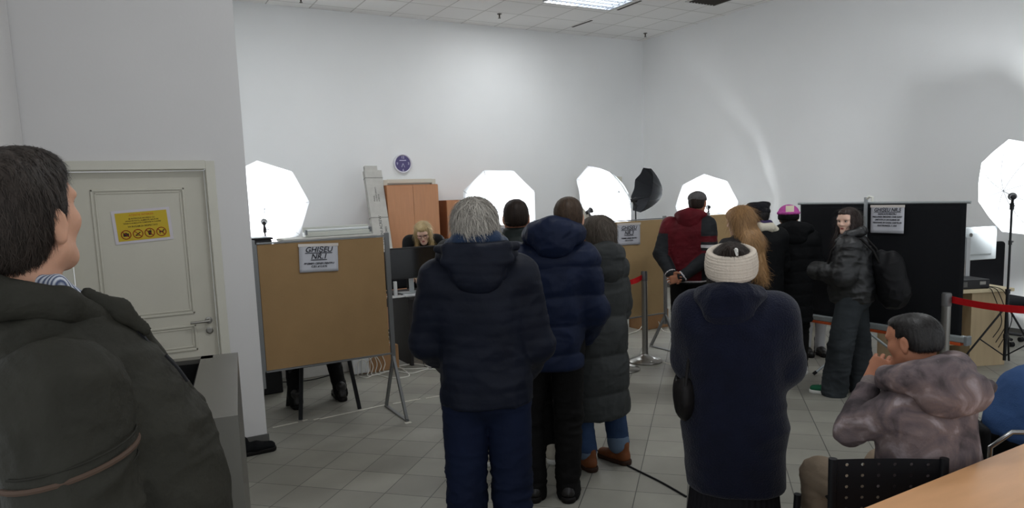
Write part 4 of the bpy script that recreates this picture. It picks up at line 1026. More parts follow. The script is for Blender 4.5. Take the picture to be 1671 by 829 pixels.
            if stripes:
                for sx in (-1, 1):
                    g = MB()
                    for j in range(3):
                        y0 = .025 + .028 * j
                        a_ = np.array([sx * .0445, y0 - .012, .030]); b_ = np.array([sx * .036, y0 + .012, .078]); g.bar(R @ a_ + o, R @ b_ + o, .011, .006, R @ np.array([sx, 0, 0]))
                    g.ob('stripes', stripes, sh)
                g = MB()
                for j in range(5): g.bar(R @ np.array([-.016, .055 + .016 * j, .094 - .0035 * j]) + o, R @ np.array([.016, .055 + .016 * j, .094 - .0035 * j]) + o, .005, .004)
                g.ob('laces', stripes, sh)
    def coat(s, M, rings, sleeves=(.082, .070, .056), vox=.009, disp=None, name='jacket', k=.05, arms='lr', extra=None, cuff=.96, mats=None, fmfn=None, n=2.3, amp=.007, fsc=(8, 8, 12), off=0, sq=1, shk=.06, label=None):
        J = s.J; S = Sdf(vox); S.loft(rings, .02, n=n, rnd=.02)
        S.cone(J['sl'] + (.02, 0, -.0), J['sr'] - (.02, 0, 0), sleeves[0] * .85, sleeves[0] * .85, shk)
        for d in arms:
            w_ = J['e' + d] + (J['w' + d] - J['e' + d]) * cuff
            S.cone(J['s' + d], J['e' + d], sleeves[0], sleeves[1], k); S.cone(J['e' + d], w_, sleeves[1], sleeves[2], k * .6)
        if extra: extra(S)
        dd = disp or (lambda P, N: amp * folds(P, fsc, off))
        return S.ob(name, M, s.root, dd, mats=mats, fmfn=fmfn, label=label)
    def hood(s, M, c, w, dep, h, r=.05, vox=.008, amp=.008, off=2, pouch=True, name='hood', ring_z=.03, extra=None, front=.10):
        """crumpled hood lying round the neck; c is the neck centre"""
        c = np.array(c, float); S = Sdf(vox); pts = []; rs = []
        for i in range(13):
            a = math.radians(-150 + 300 * i / 12); b_ = abs(a) / math.radians(150)
            pts.append(c + (w * math.sin(a), -dep * math.cos(a) * (1 if abs(a) < math.pi / 2 else front / dep), ring_z * (1 - b_) - .03 * b_)); rs.append(r * (1.15 - .45 * b_))
        S.chain(pts, rs, .03)
        if pouch:
            S.ell(c + (0, -dep - .01, -h * .35), (w * .92, r * 1.15, h * .62), .04)
            S.ell(c + (0, -dep * .75, -.01), (w * .9, r * 1.2, r * .9), .03)
        if extra: extra(S)
        return S.ob(name, M, s.root, lambda P, N: amp * folds(P, (10, 10, 16), off))

def quilt(per, amp=.012, amp2=.005, off=0, z0=0, fz=None, sc=(9, 9, 12)):
    def f(P, N):
        z = P[:, 2] - z0 + .006 * np.sin(P[:, 0] * 14 + off) 
        q = np.abs(np.sin(np.pi * z / per)) ** .5
        w_ = np.clip(1.3 - np.abs(N[:, 2]) * 1.6, 0, 1)
        return amp * (q - .75) * w_ + amp2 * folds(P, sc, off)
    return f
HG = mat('hair_grey', lin(168, 162, 153), .5, attr='tone'); HD = mat('hair_dark_brown', lin(44, 35, 30), .5, attr='tone'); HB = mat('hair_brown', lin(70, 56, 45), .5, attr='tone')
HK = mat('hair_black', lin(26, 23, 22), .45, attr='tone'); HGI = mat('hair_ginger', lin(152, 116, 76), .45, attr='tone'); HBL = mat('hair_blonde', lin(186, 162, 116), .45, attr='tone'); HGB = mat('hair_grey_brown', lin(88, 80, 72), .5, attr='tone')
HDB = mat('hair_long_brown', lin(46, 33, 28), .4, attr='tone')
NAVY = mat('navy_nylon', lin(17, 21, 33), .55, noise=(9, .15), bump=(60, .12)); NAVYL = mat('blue_fleece', lin(32, 48, 72), .85, sheen=.3, bump=(120, .3))
NAVY2 = mat('navy_puffer_cloth', lin(18, 27, 50), .5, noise=(7, .12), bump=(40, .15)); JEANS = mat('dark_jeans', lin(15, 23, 44), .8, noise=(5, .25, (1, 1, .6)), bump=(200, .1))
JEANS2 = mat('blue_jeans', lin(44, 62, 92), .8, noise=(6, .3), bump=(200, .1)); BTR = mat('black_trousers', lin(15, 14, 14), .75, noise=(6, .15)); BSH = mat('black_leather', lin(30, 28, 27), .35)
BSOLE = mat('black_sole', lin(24, 22, 21), .6); WSOLE = mat('white_sole', lin(205, 205, 200), .5); GREYC = mat('grey_coat_cloth', lin(48, 50, 50), .6, noise=(5, .12), bump=(40, .15))
DGREEN = mat('dark_green_puffer', lin(30, 36, 35), .55, noise=(6, .1)); BLKC = mat('black_coat_cloth', lin(15, 16, 18), .75, noise=(6, .15), bump=(50, .15))

# ---- 1 grey-haired man in the navy jacket
H = Human('grey-haired man seen from behind in a navy hooded jacket and dark jeans', 775, 3.02, 1.77)
H.set(hd=(-.005, .005, 1.645), nk=(0, -.01, 1.50), sl=(-.175, 0, 1.44), sr=(.175, 0, 1.44), el=(-.235, .04, 1.16), er=(.245, .03, 1.13), wl=(-.15, .20, 1.02), wr=(.20, .18, .98),
      hl=(-.085, 0, .93), hr=(.115, 0, .93), kl=(-.09, .01, .48), kr=(.115, .02, .48), al=(-.09, -.03, .085), ar=(.115, -.03, .085), pv=(.015, 0, .95))
H.hand = {'l': dict(palm=(1, 0, 0), side=1), 'r': dict(palm=(-1, 0, 0), side=-1)}
H.body(SKIN)
H.hair(HG, vol=.017, strands=9000, length=.04, amp=.007, nape=-.060, flow=(.25, -.3, -.9), tone=(.45, 1.6), lift=.4)
H.trousers(JEANS, r=(.100, .090, .082), zb=.03, amp=.016, pel=(.175, .135))
H.shoes(BSH, BSOLE)
rings = [(.885, .02, -.005, .205, .150), (1.0, .02, 0, .198, .150), (1.15, .01, .0, .190, .150), (1.30, 0, -.005, .200, .155), (1.42, 0, -.01, .185, .135), (1.49, 0, -.01, .12, .105), (1.54, 0, -.005, .09, .085)]
H.coat(NAVY, rings, sleeves=(.088, .078, .066), disp=quilt(.050, .0030, .016, z0=.01, off=1, sc=(7, 7, 8)))
H.hood(NAVY, (0, .01, 1.535), .135, .10, .17, r=.044, amp=.008)
S = Sdf(.006); S.chain([(-.11, -.05, 1.59), (-.07, -.09, 1.61), (0, -.10, 1.617), (.07, -.09, 1.61), (.11, -.05, 1.59)], [.028, .034, .036, .034, .028], .02); S.ell((0, -.02, 1.57), (.11, .09, .05), .03); S.ob('fleece_collar', NAVYL, H.root, lambda P, N: .004 * folds(P, (20, 20, 20)), label='lighter blue collar lining')
bmc = Sdf(.006); bmc.chain([(-.165, -.06, 1.575), (-.12, -.125, 1.580), (0, -.155, 1.578), (.12, -.125, 1.580), (.165, -.06, 1.575)], [.018, .022, .022, .022, .018], .01); bmc.ell((0, -.135, 1.53), (.155, .040, .055), .03); bmc.ell((0, -.14, 1.46), (.105, .045, .075), .04); bmc.ob('hood_brim', NAVY, H.root, quilt(.035, .002, .006))

# ---- 2 tall man in the blue puffer
H = Human('man with short brown hair in a blue quilted puffer jacket and black trousers', 914, 3.98, 1.765, turn=2, foot=(905, 809))
H.set(hd=(.125, .02, 1.645), nk=(.08, 0, 1.49), sl=(-.19, 0, 1.42), sr=(.20, 0, 1.41), el=(-.26, .02, 1.12), er=(.255, .05, 1.10), wl=(-.20, .20, .98), wr=(.20, .22, .93),
      hl=(-.09, 0, .92), hr=(.10, 0, .92), kl=(-.135, .02, .50), kr=(.095, .02, .50), al=(-.115, -.02, .085), ar=(.085, -.02, .085), pv=(0, 0, .94))
H.hand = {'l': dict(palm=(1, 0, 0), side=1), 'r': dict(palm=(-1, 0, 0), side=-1)}
H.body(SKIN)
H.hair(HB, vol=-.001, strands=3000, length=.018, amp=.003, nape=-.055, tone=(.6, 1.2), lift=.3)
H.trousers(BTR, r=(.100, .084, .070), zb=.04, amp=.014, pel=(.165, .13))
H.shoes(BSH, BSOLE)
rings = [(.79, .0, 0, .190, .155), (.90, .0, 0, .195, .16), (1.05, .0, .0, .195, .16), (1.20, 0, 0, .205, .165), (1.35, 0, -.005, .215, .16), (1.43, 0.01, -.01, .19, .14), (1.49, .03, -.01, .13, .11), (1.53, .045, 0, .09, .09)]
H.coat(NAVY2, rings, sleeves=(.098, .090, .072), disp=quilt(.165, .016, .010, z0=.06, off=3), k=.06)
H.hood(NAVY2, (.04, .0, 1.56), .122, .115, .13, r=.062, amp=.012, off=6)

# ---- 3 grey-haired woman in the long coat
H = Human('woman with grey bob in a long grey puffer coat, rolled jeans and brown boots', 972, 4.25, 1.63, turn=-38, foot=(978, 759))
H.ft = {'l': np.array([0, 1, 0]), 'r': np.array([-.2, 1, 0])}
H.set(hd=(.045, .02, 1.515), nk=(.025, -.01, 1.37), sl=(-.155, 0, 1.30), sr=(.155, 0, 1.30), el=(-.20, .06, 1.04), er=(.21, .02, 1.03), wl=(-.12, .24, .98), wr=(.14, .22, .95), al=(-.10, .0, .085), ar=(.14, -.04, .085), kl=(-.12, .04, .47), kr=(.12, .0, .47), hl=(-.08, 0, .87), hr=(.08, 0, .87))
H.hand = {'l': dict(palm=(1, 0, 0), side=1), 'r': dict(palm=(-1, 0, 0), side=-1)}
H.HR = headR(-12, -4)
H.body(SKIN, fem=True, headk=.95)
H.hair(HGB, vol=.012, strands=5000, length=.055, amp=.005, nape=-.105, tone=(.5, 1.5), flow=(0, -.1, -1), lift=.15, ops=lambda S, k: (S.ell((0, -.045 * k, -.05 * k), (.088 * k, .075 * k, .075 * k), .03), [S.ell((sx * .072 * k, .0, -.045 * k), (.022 * k, .045 * k, .06 * k), .02) for sx in (-1, 1)]), earcut=False)
H.trousers(JEANS2, r=(.09, .074, .070), zb=.14, amp=.008, name='jeans')
for d in 'lr':
    a = H.J['a' + d]; b_ = H.J['k' + d]; u_ = (b_ - a) / np.linalg.norm(b_ - a)
    S = Sdf(.006); S.cone(a + u_ * .045, a + u_ * .075, .072, .073, .005); S.ob('rolled_cuff', mat('jeans_cuff', lin(92, 108, 128), .8), H.root, label='paler turned-up jeans cuff')
H.shoes(mat('tan_boot', lin(108, 64, 38), .5, noise=(10, .15)), mat('brown_sole', lin(52, 36, 28), .6), high=.03, k=.85, label='brown ankle boot')
rings = [(.36, -.03, 0, .230, .20), (.50, -.03, 0, .230, .20), (.75, -.01, .0, .215, .185), (.95, 0, 0, .20, .175), (1.15, 0, 0, .20, .165), (1.27, 0, -.01, .195, .15), (1.34, 0, -.01, .15, .12), (1.39, 0, 0, .09, .09)]
H.coat(GREYC, rings, sleeves=(.090, .080, .066), disp=quilt(.24, .022, .012, z0=.05, off=5), name='long_coat', k=.06)
H.hood(GREYC, (.0, -.02, 1.385), .120, .105, .17, r=.058, amp=.012, off=8)

# ---- 4 dark-haired man beyond them
H = Human('dark-haired man in a dark green padded jacket, seen between two navy coats', 846, 4.62, 1.76, foot=(856, 752))
H.set(al=(-.25, .0, .085), ar=(.19, .0, .085), kl=(-.17, .03, .49), kr=(.14, .03, .49), hd=(0, .01, 1.64), el=(-.25, .04, 1.14), er=(.25, .04, 1.14), wl=(-.15, .2, 1.0), wr=(.15, .2, 1.0))
H.body(SKIN2)
H.hair(HD, vol=-.001, strands=2500, length=.016, amp=.003, nape=-.05, tone=(.5, 1.2))
H.trousers(BTR, r=(.095, .068, .055), zb=.05); H.shoes(mat('cream_shoe', lin(178, 172, 158), .6), WSOLE)
rings = [(.88, 0, 0, .19, .15), (1.1, 0, 0, .19, .15), (1.35, 0, 0, .21, .15), (1.44, 0, -.01, .18, .13), (1.50, 0, -.005, .11, .10), (1.55, 0, 0, .088, .085), (1.585, 0, 0, .080, .080)]
H.coat(DGREEN, rings, sleeves=(.092, .080, .062), disp=quilt(.075, .010, .006, z0=.02, off=4), k=.05)

# ---- 5 person hidden behind the grey-haired man
H = Human('person in a dark jacket with raised black collar, hidden behind the grey-haired man', 768, 5.35, 1.66)
H.set(el=(-.25, .04, 1.10), er=(.25, .04, 1.10), wl=(-.15, .2, 1.0), wr=(.15, .2, 1.0), sl=(-.19, 0, 1.38), sr=(.19, 0, 1.38))
H.body(SKIN2); H.hair(HK, vol=0, strands=1500, length=.02, tone=(.5, 1.2)); H.trousers(BTR); H.shoes(BSH, BSOLE)
rings = [(.80, 0, 0, .18, .14), (1.1, 0, 0, .18, .14), (1.3, 0, 0, .20, .15), (1.40, 0, -.01, .18, .13), (1.46, 0, -.005, .11, .10), (1.50, 0, 0, .088, .085)]
H.coat(mat('grey_jacket_cloth', lin(52, 52, 52), .7, noise=(6, .1)), rings, sleeves=(.092, .078, .06), off=11)
H.hood(BLKC, (0, .01, 1.44), .13, .09, .10, r=.035, name='collar', pouch=False)

# ---- 6 man in red and black jacket, hands clasped behind
H = Human('man in a grey flat cap and red and black jacket, hands clasped behind his back', 1121, 7.0, 1.79, turn=14, foot=(1124, 596))
H.set(hd=(.085, .04, 1.645), nk=(.055, .02, 1.50), sl=(-.185, 0, 1.43), sr=(.19, 0, 1.43), el=(-.255, -.09, 1.15), er=(.25, -.10, 1.14), wl=(-.12, -.20, .955), wr=(-.02, -.235, .930))
H.hand = {'l': dict(z=(.80, -.15, -.35), palm=(.1, -1, -.1), side=1, curl=40, k=1.05), 'r': dict(z=(-.92, -.10, -.25), palm=(-.1, 1, -.1), side=1, curl=38, k=1.05)}
H.HR = headR(4, -3)
H.body(SKIN2, vox=.0055)
H.hair(HD, vol=-.003, strands=1200, length=.014, nape=-.055, tone=(.7, 1.6))
S = Sdf(.005); H.hf(S); S.ell((0, -.012, .052), (.091, .108, .068), .01); S.cone((0, .07, .030), (0, .125, .022), .055, .04, .03, sq=(1.1, 1, .25)); S.box((0, 0, -.175), (.5, .5, .40), .002, .01, '-')
S.ob('flat_cap', mat('grey_wool', lin(92, 90, 90), .9, noise=(30, .2), bump=(150, .3)), H.root, lambda P, N: .004 * folds(P, (18, 18, 18)))
H.trousers(BTR, r=(.098, .078, .068), zb=.03, pel=(.17, .13)); H.shoes(BSH, BSOLE)
REDC = mat('dark_red_cloth', lin(90, 22, 30), .65, noise=(8, .2), bump=(50, .2)); BLS = mat('black_sleeve_cloth', lin(38, 40, 43), .6, noise=(8, .15)); WST = mat('white_band', lin(205, 200, 202), .6)
JJ = H.J
def redfm(C):
    fm = np.zeros(len(C), int)      # 0 red 1 black 2 white
    z = C[:, 2]; x = C[:, 0]
    arm_r = x > .155 + .0 * z; arm_l = x < -.17
    t_r = np.clip((1.43 - z) / .30, 0, 2)
    fm[arm_r & (z > 1.33)] = 1; fm[arm_r & (z <= 1.33) & (z > 1.275)] = 0; fm[arm_r & (z <= 1.275) & (z > 1.245)] = 1; fm[arm_r & (z <= 1.245) & (z > 1.215)] = 2; fm[arm_r & (z <= 1.215) & (z > 1.19)] = 1; fm[arm_r & (z <= 1.19) & (z > 1.13)] = 0; fm[arm_r & (z <= 1.13)] = 1
    fm[arm_l & (z < 1.36)] = 1
    # forearms reaching behind the back
    for e_, w_ in (('el', 'wl'), ('er', 'wr')):
        a, b = JJ[e_], JJ[w_]; ab = b - a; h = np.clip((C - a) @ ab / (ab @ ab), 0, 1.2); d = np.linalg.norm(C - a - h[:, None] * ab, axis=1)
        fm[(d < .072) & (h > .12)] = 1
        fm[(d < .078) & (h > .90) & (h < .935)] = 2
    fm[(z < .885) & (z > .872)] = 2; fm[z <= .872] = 1
    return fm
rings = [(.855, .0, 0, .180, .14), (.90, .0, 0, .190, .145), (1.05, .0, .0, .195, .145), (1.25, 0, 0, .195, .145), (1.38, 0, -.01, .205, .14), (1.45, 0.02, -.01, .16, .12), (1.51, .045, 0, .10, .10), (1.56, .06, .01, .085, .085)]
H.coat(REDC, rings, sleeves=(.088, .072, .052), mats=[REDC, BLS, WST], fmfn=redfm, amp=.010, off=13, cuff=.93, vox=.007)
H.hood(REDC, (.03, .0, 1.525), .120, .090, .13, r=.042, amp=.007, off=14)

# ---- 7 woman with long ginger hair
H = Human('woman with long ginger hair and a dark jacket, turned to the side', 1210, 5.75, 1.60, turn=-42)
H.set(hd=(.0, .02, 1.505), nk=(0, -.01, 1.36), sl=(-.15, 0, 1.30), sr=(.15, 0, 1.30), el=(-.20, .06, 1.04), er=(.20, .06, 1.04), wl=(-.10, .24, 1.0), wr=(.10, .24, 1.0))
H.HR = headR(-22, -6)
H.body(SKINP, fem=True, headk=.95)
def long_hair(S, k, zl=-.36, w_=.085, yb=-.06, sprd=1.2, frontl=None):
    S.chain([(0, -.03 * k, -.03 * k), (0, (yb * .5 - .03) * k, zl * .4 * k), (0, yb * k, zl * k)], [w_ * k, w_ * .95 * k, w_ * .7 * k], .04, sq=(sprd, .75, 1))
    for sx in (-1, 1): S.cone((sx * .070 * k, .0, .0), (sx * .085 * k, (yb + .05) * k, (frontl or zl * .75) * k), .028 * k, .022 * k, .03)
H.hair(HGI, vol=.017, strands=8000, length=.10, amp=.008, nape=None, tone=(.6, 1.6), flow=(0, -.05, -1), lift=.04, ops=lambda S, k: long_hair(S, k, zl=-.42, w_=.10, yb=-.14, frontl=-.22), earcut=False, front=.115, fringe=.3)
H.browM = HGI
H.trousers(BTR); H.shoes(BSH, BSOLE)
rings = [(.75, 0, 0, .17, .14), (1.0, 0, 0, .165, .13), (1.2, 0, 0, .175, .14), (1.28, 0, -.01, .165, .13), (1.35, 0, -.01, .11, .10), (1.40, 0, 0, .075, .075)]
H.coat(mat('charcoal_jacket', lin(44, 42, 42), .7, noise=(6, .15)), rings, sleeves=(.078, .066, .052), off=15)

# ---- 8 person with dark hat and pale collar
H = Human('person in a lumpy black hat and black coat with cream shearling collar', 1243, 6.3, 1.66, turn=-30)
H.set(hd=(-.02, .03, 1.53), nk=(0, -.01, 1.40), el=(-.24, .06, 1.06), er=(.24, .06, 1.06), wl=(-.12, .24, 1.0), wr=(.12, .24, 1.0), sl=(-.165, 0, 1.33), sr=(.165, 0, 1.33))
H.HR = headR(-14, -6)
H.body(SKIN2, headk=.95); H.hair(HK, vol=0, strands=1200, length=.03, nape=-.08, tone=(.5, 1.3))
S = Sdf(.006); H.hf(S); S.ell((-.01, -.005, .072), (.100, .108, .048), .01); S.ell((0, -.015, .03), (.093, .108, .045), .02); S.ell((.055, -.03, .095), (.045, .06, .03), .02); S.ell((-.06, .0, .09), (.04, .06, .03), .02)
S.ob('hat', mat('black_knit', lin(30, 30, 34), .9, bump=(90, .4)), H.root, lambda P, N: .008 * folds(P, (16, 16, 16), 3))
H.trousers(BTR); H.shoes(BSH, BSOLE)
rings = [(.55, 0, 0, .20, .16), (.9, 0, 0, .195, .155), (1.2, 0, 0, .195, .15), (1.31, 0, -.01, .185, .14), (1.38, 0, -.01, .12, .105), (1.42, 0, 0, .085, .085)]
H.coat(BLKC, rings, sleeves=(.088, .074, .058), off=17, name='coat')
S = Sdf(.006); S.chain([(-.10, .10, 1.30), (-.12, .02, 1.40), (-.06, -.07, 1.43), (.04, -.085, 1.425), (.115, -.03, 1.39), (.12, .07, 1.29)], [.026, .030, .034, .036, .034, .028], .02, sq=(1, 1, 1.1))
S.ob('shearling_collar', mat('cream_shearling', lin(215, 208, 190), .95, bump=(110, .5)), H.root, lambda P, N: .004 * folds(P, (30, 30, 30)))
S = Sdf(.006); S.chain([(-.08, .02, 1.45), (-.03, -.055, 1.465), (.04, -.06, 1.462), (.09, .0, 1.435)], [.024, .026, .026, .024], .02); S.ob('scarf', mat('violet_scarf', lin(58, 48, 84), .8), H.root, label='violet scarf edge')
S = Sdf(.006); S.chain([(-.095, .10, 1.34), (-.15, .02, 1.44), (-.05, -.02, 1.47)], [.01, .01, .01], .01)

# ---- 9 person with pink hat
H = Human('person in a magenta knitted hat with a cream patch and long black padded coat', 1301, 6.6, 1.60, foot=(1291, 607))
H.ft = {'l': np.array([-.5, 1, 0]), 'r': np.array([-.35, 1, 0])}
H.set(hd=(-.04, .02, 1.485), nk=(-.01, 0, 1.35), sl=(-.155, 0, 1.29), sr=(.155, 0, 1.29), el=(-.21, .05, 1.03), er=(.21, .05, 1.03), wl=(-.12, .22, .95), wr=(.12, .22, .95), al=(-.06, 0, .085), ar=(.09, 0, .085), kl=(-.07, .02, .46), kr=(.09, .02, .46), hl=(-.07, 0, .85), hr=(.08, 0, .85))
H.body(SKIN, headk=.95); H.hair(HK, vol=-.002, strands=1500, length=.03, nape=-.075, tone=(.6, 1.5))
S = Sdf(.0045); H.hf(S); S.ell((0, -.012, .050), (.094, .108, .078), .01); S.box((0, 0, -.165), (.5, .5, .42), .002, .01, '-'); S.chain([(-.09 * math.cos(a), -.012 + .106 * math.sin(a), .048) for a in np.linspace(0, 2 * math.pi, 20)], [.012] * 20, .01)
PK = mat('magenta_knit', lin(186, 84, 158), .95, noise=(60, .15), bump=(160, .4)); CRK = mat('cream_knit', lin(214, 204, 182), .95, bump=(160, .4))
def pkfm(C):
    q_ = (C - H.J['hd']) @ H.HR; return ((np.abs(q_[:, 0] - .012) < .036) & (q_[:, 2] > .062) & (q_[:, 2] < .118) & (q_[:, 1] < .02)).astype(int)
S.ob('knitted_hat', PK, H.root, lambda P, N: .0015 * folds(P, (30, 30, 30)), mats=[PK, CRK], fmfn=pkfm)
S = Sdf(.006); H.hf(S); S.cone((0, -.015, .0), (0, -.015, .012), .094, .096, .01, sq=(1, 1.12, 1)); S.box((0, 0, -.16), (.5, .5, .29), .002, .01, '-'); S.box((0, 0, .25), (.5, .5, .42), .002, .01, '-'); S.ell((0, .12, -.02), (.07, .09, .1), .01, '-')
S.ob('hat_lining', BLKC, H.root, label='dark lower edge of the hat')
H.trousers(BTR, r=(.085, .068, .058), zb=.05); H.shoes(mat('white_shoe', lin(190, 190, 190), .5), WSOLE)
rings = [(.50, 0, 0, .185, .15), (.8, 0, 0, .19, .155), (1.1, 0, 0, .185, .15), (1.27, 0, -.01, .18, .14), (1.34, 0, -.01, .12, .105), (1.38, 0, 0, .085, .085)]
H.coat(BLKC, rings, sleeves=(.086, .074, .058), disp=quilt(.11, .006, .008, off=9), name='coat')
H.hood(BLKC, (.015, -.01, 1.375), .125, .095, .15, r=.048, amp=.008, off=20)

# ---- 10 woman in cream headband
H = Human('woman in a cream knitted headband and long navy cardigan, seen from behind', 1198, 3.08, 1.55)
H.set(hd=(-.012, .0, 1.424), nk=(0, 0, 1.30), sl=(-.17, 0, 1.235), sr=(.175, 0, 1.225), el=(-.175, .06, 1.01), er=(.20, .05, 1.00), wl=(-.08, .24, .99), wr=(.06, .26, 1.02), hl=(-.09, 0, .82), hr=(.09, 0, .82), kl=(-.09, 0, .44), kr=(.09, 0, .44), al=(-.09, 0, .08), ar=(.09, 0, .08), pv=(0, 0, .85), ch=(0, 0, 1.12))
H.hand = {'l': dict(palm=(0, 0, -1), side=1), 'r': dict(palm=(0, 0, -1), side=-1)}
H.HR = headR(0, -4)
H.body(SKIN, fem=True)
H.hair(HD, vol=.001, strands=4000, length=.04, amp=.004, nape=-.085, tone=(.6, 1.6), flow=(.1, -.1, -1), ops=lambda S, k: (S.ell((.0, -.06, -.055), (.075, .055, .05), .03), S.ell((0, -.085, .085), (.034, .034, .03), .015)), earcut=False)
HBD = mat('cream_wool', lin(202, 190, 176), .95, noise=(20, .05), bump=(130, .35))
S = Sdf(.0035); H.hf(S); HH = H
N_ = 40; pts = [(.0945 * math.sin(a), -.014 + .110 * math.cos(a), .040 + .030 * math.cos(a)) for a in np.linspace(0, 2 * math.pi, N_ + 1)]
for dz in (-.046, -.032, -.016, 0, .016, .030, .040): S.chain([(p[0] * (1.06 - 30 * (dz + .01) ** 2 * 1.2), (p[1] + .014) * (1.06 - 30 * (dz + .01) ** 2 * 1.2) - .014, p[2] + dz) for p in pts], [.012] * len(pts), .006)
S.frame()
def ribs(P, N):
    q_ = (P - HH.J['hd']) @ HH.HR; z = q_[:, 2] - .030 * (q_[:, 1] + .014) / .11; return .0022 * np.abs(np.sin(z * math.pi / .0115)) + .0015 * folds(P, (20, 20, 30))
S.ob('headband', HBD, H.root, ribs)
S = Sdf(.004); H.hf(S); S.cone((.020, -.118, .095), (.024, -.124, .072), .008, .006, .003, sq=(1.2, .6, 1)); S.ob('hair_clip', mat('pearl_clip', lin(225, 222, 215), .3), H.root)
CARDN = mat('navy_wool', lin(13, 17, 35), .92, noise=(14, .18), bump=(140, .5), sheen=.15)
rings = [(.43, .01, 0, .215, .175), (.60, .0, 0, .222, .18), (.72, .0, -.0, .240, .185), (.80, .0, 0, .225, .18), (.95, 0, 0, .215, .175), (1.10, 0, -.005, .225, .175), (1.20, 0, -.01, .215, .155), (1.27, 0, -.01, .15, .125), (1.33, 0, 0, .10, .10)]
H.coat(CARDN, rings, sleeves=(.098, .100, .080), name='cardigan', amp=.008, fsc=(6, 6, 7), off=21, k=.07)
H.hood(CARDN, (-.02, -.01, 1.305), .115, .095, .15, r=.048, amp=.012, off=22)
S = Sdf(.009); S.loft([(.03, 0, 0, .235, .19), (.20, 0, 0, .215, .175), (.45, 0, 0, .19, .16), (.80, 0, 0, .17, .14)], .02, rnd=.01)
def pleat(P, N): a = np.arctan2(P[:, 0], P[:, 1]); return .010 * np.abs(np.sin(a * 22)) * np.clip(1 - N[:, 2] ** 2, 0, 1) - .005
S.ob('pleated_skirt', mat('black_skirt', lin(26, 25, 29), .8), H.root, pleat)
H.shoes(BSH, BSOLE)
# her bag
c_ = PD(1112, 640, 3.2)
t = thing('shoulder_bag', 'black leather shoulder bag hanging beside the navy cardigan', 'bag', (c_[0], c_[1], c_[2]), -math.radians(AZ(1100)))
LB = mat('bag_leather', lin(26, 24, 24), .5, noise=(9, .15))
S = Sdf(.006); S.ell((.015, .04, -.01), (.055, .17, .125), .02); S.ell((.02, .04, .12), (.12, .10, .07), .03, '-'); S.ob('bag', LB, t, lambda P, N: .006 * folds(P, (14, 14, 14), 3))
MB().tube([(.015, -.10, .05), (.03, -.06, .16), (.07, .02, .30), (.10, .06, .42)], .007, 8).ob('strap', LB, t, smooth=True)

# ---- 11 girl with backpack
H = Human('young woman with long dark hair in a black leather jacket, looking over her shoulder', 1398, 5.85, 1.60, turn=-82, foot=(1384, 642))
H.set(hd=(.0, .03, 1.475), nk=(0, .0, 1.33), sl=(-.14, 0, 1.265), sr=(.14, 0, 1.265), el=(-.185, .03, 1.03), er=(.18, .06, 1.03), wl=(-.06, .19, 1.05), wr=(.05, .20, 1.04), ch=(0, -.01, 1.15), pv=(0, -.02, .84),
      hl=(-.08, -.01, .82), hr=(.08, -.02, .82), kl=(-.09, .05, .45), kr=(.09, -.05, .45), al=(-.10, .09, .08), ar=(.10, -.09, .08))
H.hand = {'l': dict(palm=(.3, 0, -1), side=1, k=.85), 'r': dict(palm=(-.3, 0, -1), side=-1, k=.85)}
H.HR = headR(-68, -2)
H.body(SKINP, vox=.0045, fem=True, headk=.90)
H.browM = HDB; H.eyes(look=-.5)
def girl_hair(S, k):
    long_hair(S, k, zl=-.30, w_=.080, yb=-.05, sprd=1.15, frontl=-.34)
    for sx in (-1, 1): S.chain([(sx * .064 * k, .045 * k, .04 * k), (sx * .074 * k, .055 * k, -.12 * k), (sx * .082 * k, .085 * k, -.30 * k), (sx * .08 * k, .10 * k, -.40 * k)], [.017 * k, .019 * k, .022 * k, .012 * k], .02)
H.hair(HDB, vol=.004, strands=6000, length=.10, amp=.004, nape=None, tone=(.55, 1.4), flow=(0, -.02, -1), lift=.02, ops=girl_hair, earcut=False, front=.102, fz=-.010, vox=.004, fringe=0, fx=.051)
LEA = mat('black_leather_jacket', lin(15, 16, 18), .48, noise=(8, .15), bump=(30, .25), spec=.6)
rings = [(.80, 0, -.01, .175, .165), (.90, 0, -.01, .19, .185), (1.05, 0, 0, .19, .18), (1.18, 0, 0, .185, .16), (1.26, 0, -.01, .165, .135), (1.32, 0, 0, .11, .105), (1.37, 0, .01, .085, .085)]
H.coat(LEA, rings, sleeves=(.092, .092, .070), cuff=1.50, amp=.016, fsc=(9, 9, 15), off=25, vox=.007)
S = Sdf(.006); S.chain([(-.07, .09, 1.31), (-.11, .01, 1.37), (-.06, -.07, 1.39), (.05, -.07, 1.39), (.11, .01, 1.36), (.07, .09, 1.30)], [.028, .034, .038, .038, .034, .028], .02); S.ob('collar', LEA, H.root, lambda P, N: .007 * folds(P, (16, 16, 16), 4))
GJ = mat('washed_black_denim', lin(48, 52, 55), .85, noise=(4, .4, (1, 1, .7)), bump=(150, .15))
H.trousers(GJ, r=(.105, .100, .105), zb=.045, amp=.014, pel=(.150, .140), off=26, name='baggy_jeans')
H.shoes(mat('green_suede', lin(34, 92, 66), .8), WSOLE, stripes=mat('white_stripe', lin(215, 215, 210), .5), label='green trainer with white stripes')
S = Sdf(.007); S.ell((.02, -.30, 1.0), (.135, .115, .235), .02); S.ell((.02, -.33, .90), (.14, .115, .15), .04); S.ell((.02, -.22, 1.10), (.10, .07, .14), .03)
bp_c = H.root.location.copy()
t = thing('backpack', 'black soft leather backpack hanging from the shoulders of the young woman', 'backpack', tuple(H.root.location), H.root.rotation_euler[2])
S.ob('bag', mat('backpack_leather', lin(19, 19, 21), .5, noise=(8, .15)), t, lambda P, N: .016 * folds(P, (8, 8, 9), 6))
